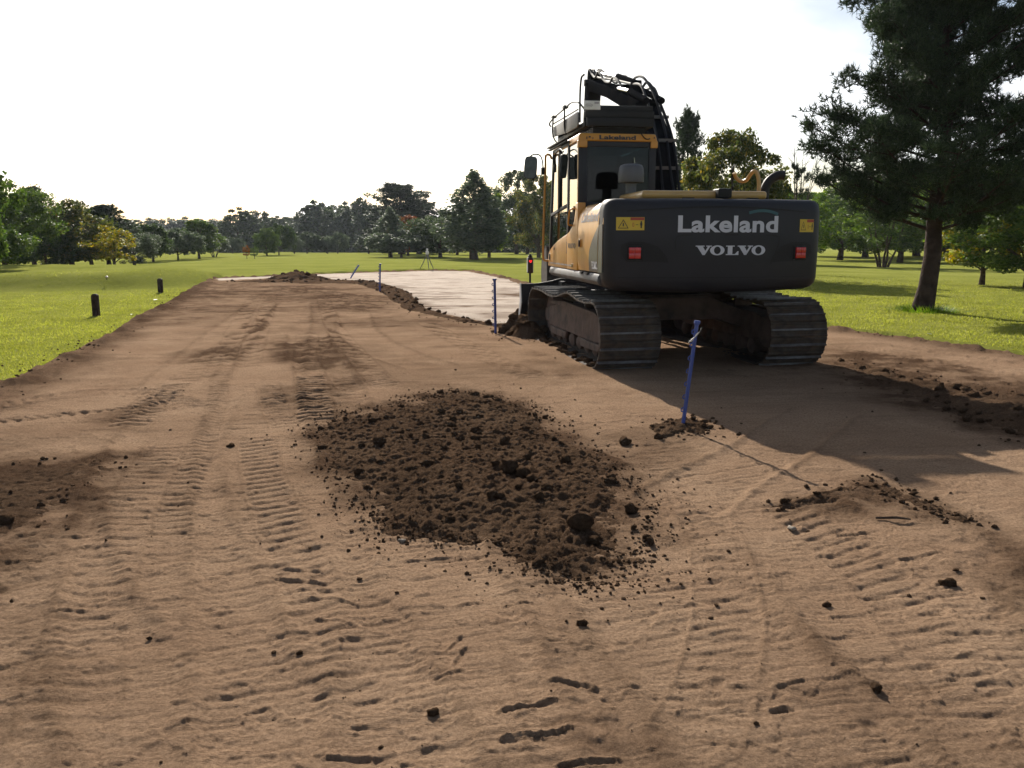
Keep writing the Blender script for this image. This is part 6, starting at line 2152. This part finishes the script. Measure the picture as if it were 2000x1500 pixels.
# ---- laser receiver on its mast, clamped to the blade
rc = ex_world(-1.18, 2.535, 0.0, YT)
e = empty('laser_receiver', (rc.x, rc.y, 0.775), YT, 'laser receiver box with a red lit arrow on the blade end', 'laser receiver')
link('mast', MB().tube([(0, 0, 0), (0, 0, 0.17)], 0.017, 8).mesh('mast'), M_BLK, e)
body = MB().prism_y([(-0.042, 0.15), (0.042, 0.15), (0.042, 0.385), (0.025, 0.41), (-0.025, 0.41), (-0.042, 0.385)], -0.035, 0.035)
link('receiver_body', body.mesh('receiver_body', 0.008), pm('receiver_case', (0.075, 0.035, 0.03), 0.45, var=0.4, vscale=9), e)
link('receiver_cap', MB().lathe((0, 0, 0), [(0.035, 0.405), (0.037, 0.42), (0.02, 0.435), (0.012, 0.45)], 12).mesh('receiver_cap'), M_BLK, e)
link('receiver_rim', MB().box(-0.047, -0.0425, -0.03, 0.03, 0.17, 0.39).box(0.0425, 0.047, -0.03, 0.03, 0.17, 0.39).mesh('receiver_rim'), M_WHT, e)
mE, n, l, out = nt('red_indicator')
em = n.new('ShaderNodeEmission'); em.inputs[0].default_value = (1.0, 0.02, 0.02, 1); em.inputs[1].default_value = 1.0
l.new(em.outputs[0], out.inputs[0])
hv = [(0, 0.312), (-0.022, 0.335), (-0.024, 0.350), (-0.012, 0.357), (0, 0.347), (0.012, 0.357), (0.024, 0.350), (0.022, 0.335)]
link('red_indicator', MB().prism_y(hv, -0.0375, -0.0355).mesh('red_indicator'), mE, e, label='lit red arrow')

# ---- tee markers, golf litter and scraps on the left lawn
M_WM = pm('white_marker', (0.75, 0.75, 0.72), 0.5)
for px, py, s, lab in ((360, 534, .11, 'white tee marker on the far lawn right of the mound'), (208, 537, .10, 'small pale tee marker in front of the yellow tree')):
    g, _ = ground_at(px, py)
    tm = empty('tee_marker', g, 0, lab, 'tee marker', 'tee markers on the left lawn')
    link('stake', MB().tube([(0, 0, -.04), (0, 0, s * .3)], s * .12, 8).mesh('stake'), M_BLK, tm)
    link('ball_head', MB().lathe((0, 0, s * .12), [(s * .12, 0), (s * .42, s * .12), (s * .5, s * .38), (s * .42, s * .62), (s * .15, s * .78)], 14).mesh('ball_head'), M_WM if px == 360 else pm('pale_marker', (0.5, 0.4, 0.3), 0.5), tm)
for px, py, s, lab in ((303, 587, .055, 'torn white scrap on the grass between the two marker posts'), (257, 616, .03, 'small white scrap on the grass right of the near marker post'), (1815, 655, .04, 'pale scrap on the grass in front of the big pine')):
    g, _ = ground_at(px, py)
    vs = []
    for k in range(7):
        a = 2 * math.pi * k / 7
        rr = s * rs.uniform(.6, 1.1)
        vs.append((rr * 1.6 * math.cos(a), rr * .8 * math.sin(a)))
    sc = link('paper_scrap', MB().prism_z(vs, 0.02, 0.028).mesh('paper_scrap'), M_WM, label=lab, cat='scrap')
    sc.location = g; sc.rotation_euler = (rs.uniform(-.2, .2), rs.uniform(-.2, .2), rs.uniform(0, 3))
# stones and twigs on the earth
M_PEB = pm('pale_stone', (0.30, 0.24, 0.18), 0.8, var=0.4, vscale=20, bump=0.004, bscale=40)
peb = rock_mesh('stone', 300, 2, .6); peb.materials.clear(); peb.materials.append(M_PEB)
peb2 = rock_mesh('stone', 301, 2, .7); peb2.materials.clear(); peb2.materials.append(M_SOIL)
for px, py, s, mm, lab in ((1547, 1032, .022, peb, 'pale stone lying right of the dark heap'), (845, 1385, .017, peb2, 'dark clod in the centre foreground'), (1710, 1347, .020, peb2, 'dark oval clod in the right foreground'),
        (585, 1272, .010, peb2, 'tiny dark pebble left of the centre foreground'), (1137, 1222, .018, peb2, 'dark clod just below the heap'), (1615, 1178, .016, peb2, 'small dark clod right of the heap'), (450, 872, .025, peb2, 'lone dark clod left of the heap'),
        (1850, 1140, .03, peb2, 'flat dark clod at the right edge tracks'), (12, 1023, .045, peb2, 'black clod at the left edge of the foreground'), (1220, 865, .05, peb2, 'squat dark clod left of the near blue post'), (785, 1052, .014, peb, 'white flint below the heap')):
    g = gp(px, py)
    o = link('stone' if mm is peb else 'soil_clod', mm, None, label=lab, cat='stone' if mm is peb else 'clod', group='single stones and clods on the bare earth')
    o.location = (g.x, g.y, float(_NOISEZ(g.x, g.y)) + s * .3)
    o.scale = (s * 1.2, s, s); o.rotation_euler = (.2, .1, px)
tw = gp(1750, 1018); tz = float(_NOISEZ(tw.x, tw.y))
link('twig', MB().tube([(tw.x - .10, tw.y + .012, tz + .012), (tw.x, tw.y, tz + .018), (tw.x + .07, tw.y - .01, tz + .012)], [.006, .007, .004], 6).mesh('twig'), M_BARK, label='broken twig lying in the right foreground', cat='twig')
# ================================================================== AIR
mH, n, l, out = nt('haze_air')
pv = n.new('ShaderNodeVolumePrincipled')
pv.inputs['Color'].default_value = (0.80, 0.88, 1.0, 1)
pv.inputs['Density'].default_value = 0.0002
pv.inputs['Anisotropy'].default_value = 0.25
l.new(pv.outputs[0], out.inputs['Volume'])
hz = MB().box(-900, 900, -900, 900, -4.0, 26.0)
link('haze', new_mesh('haze', hz.v, hz.f, smooth=False), mH, label='thin pale haze over the fairway', cat='haze', kind='stuff')
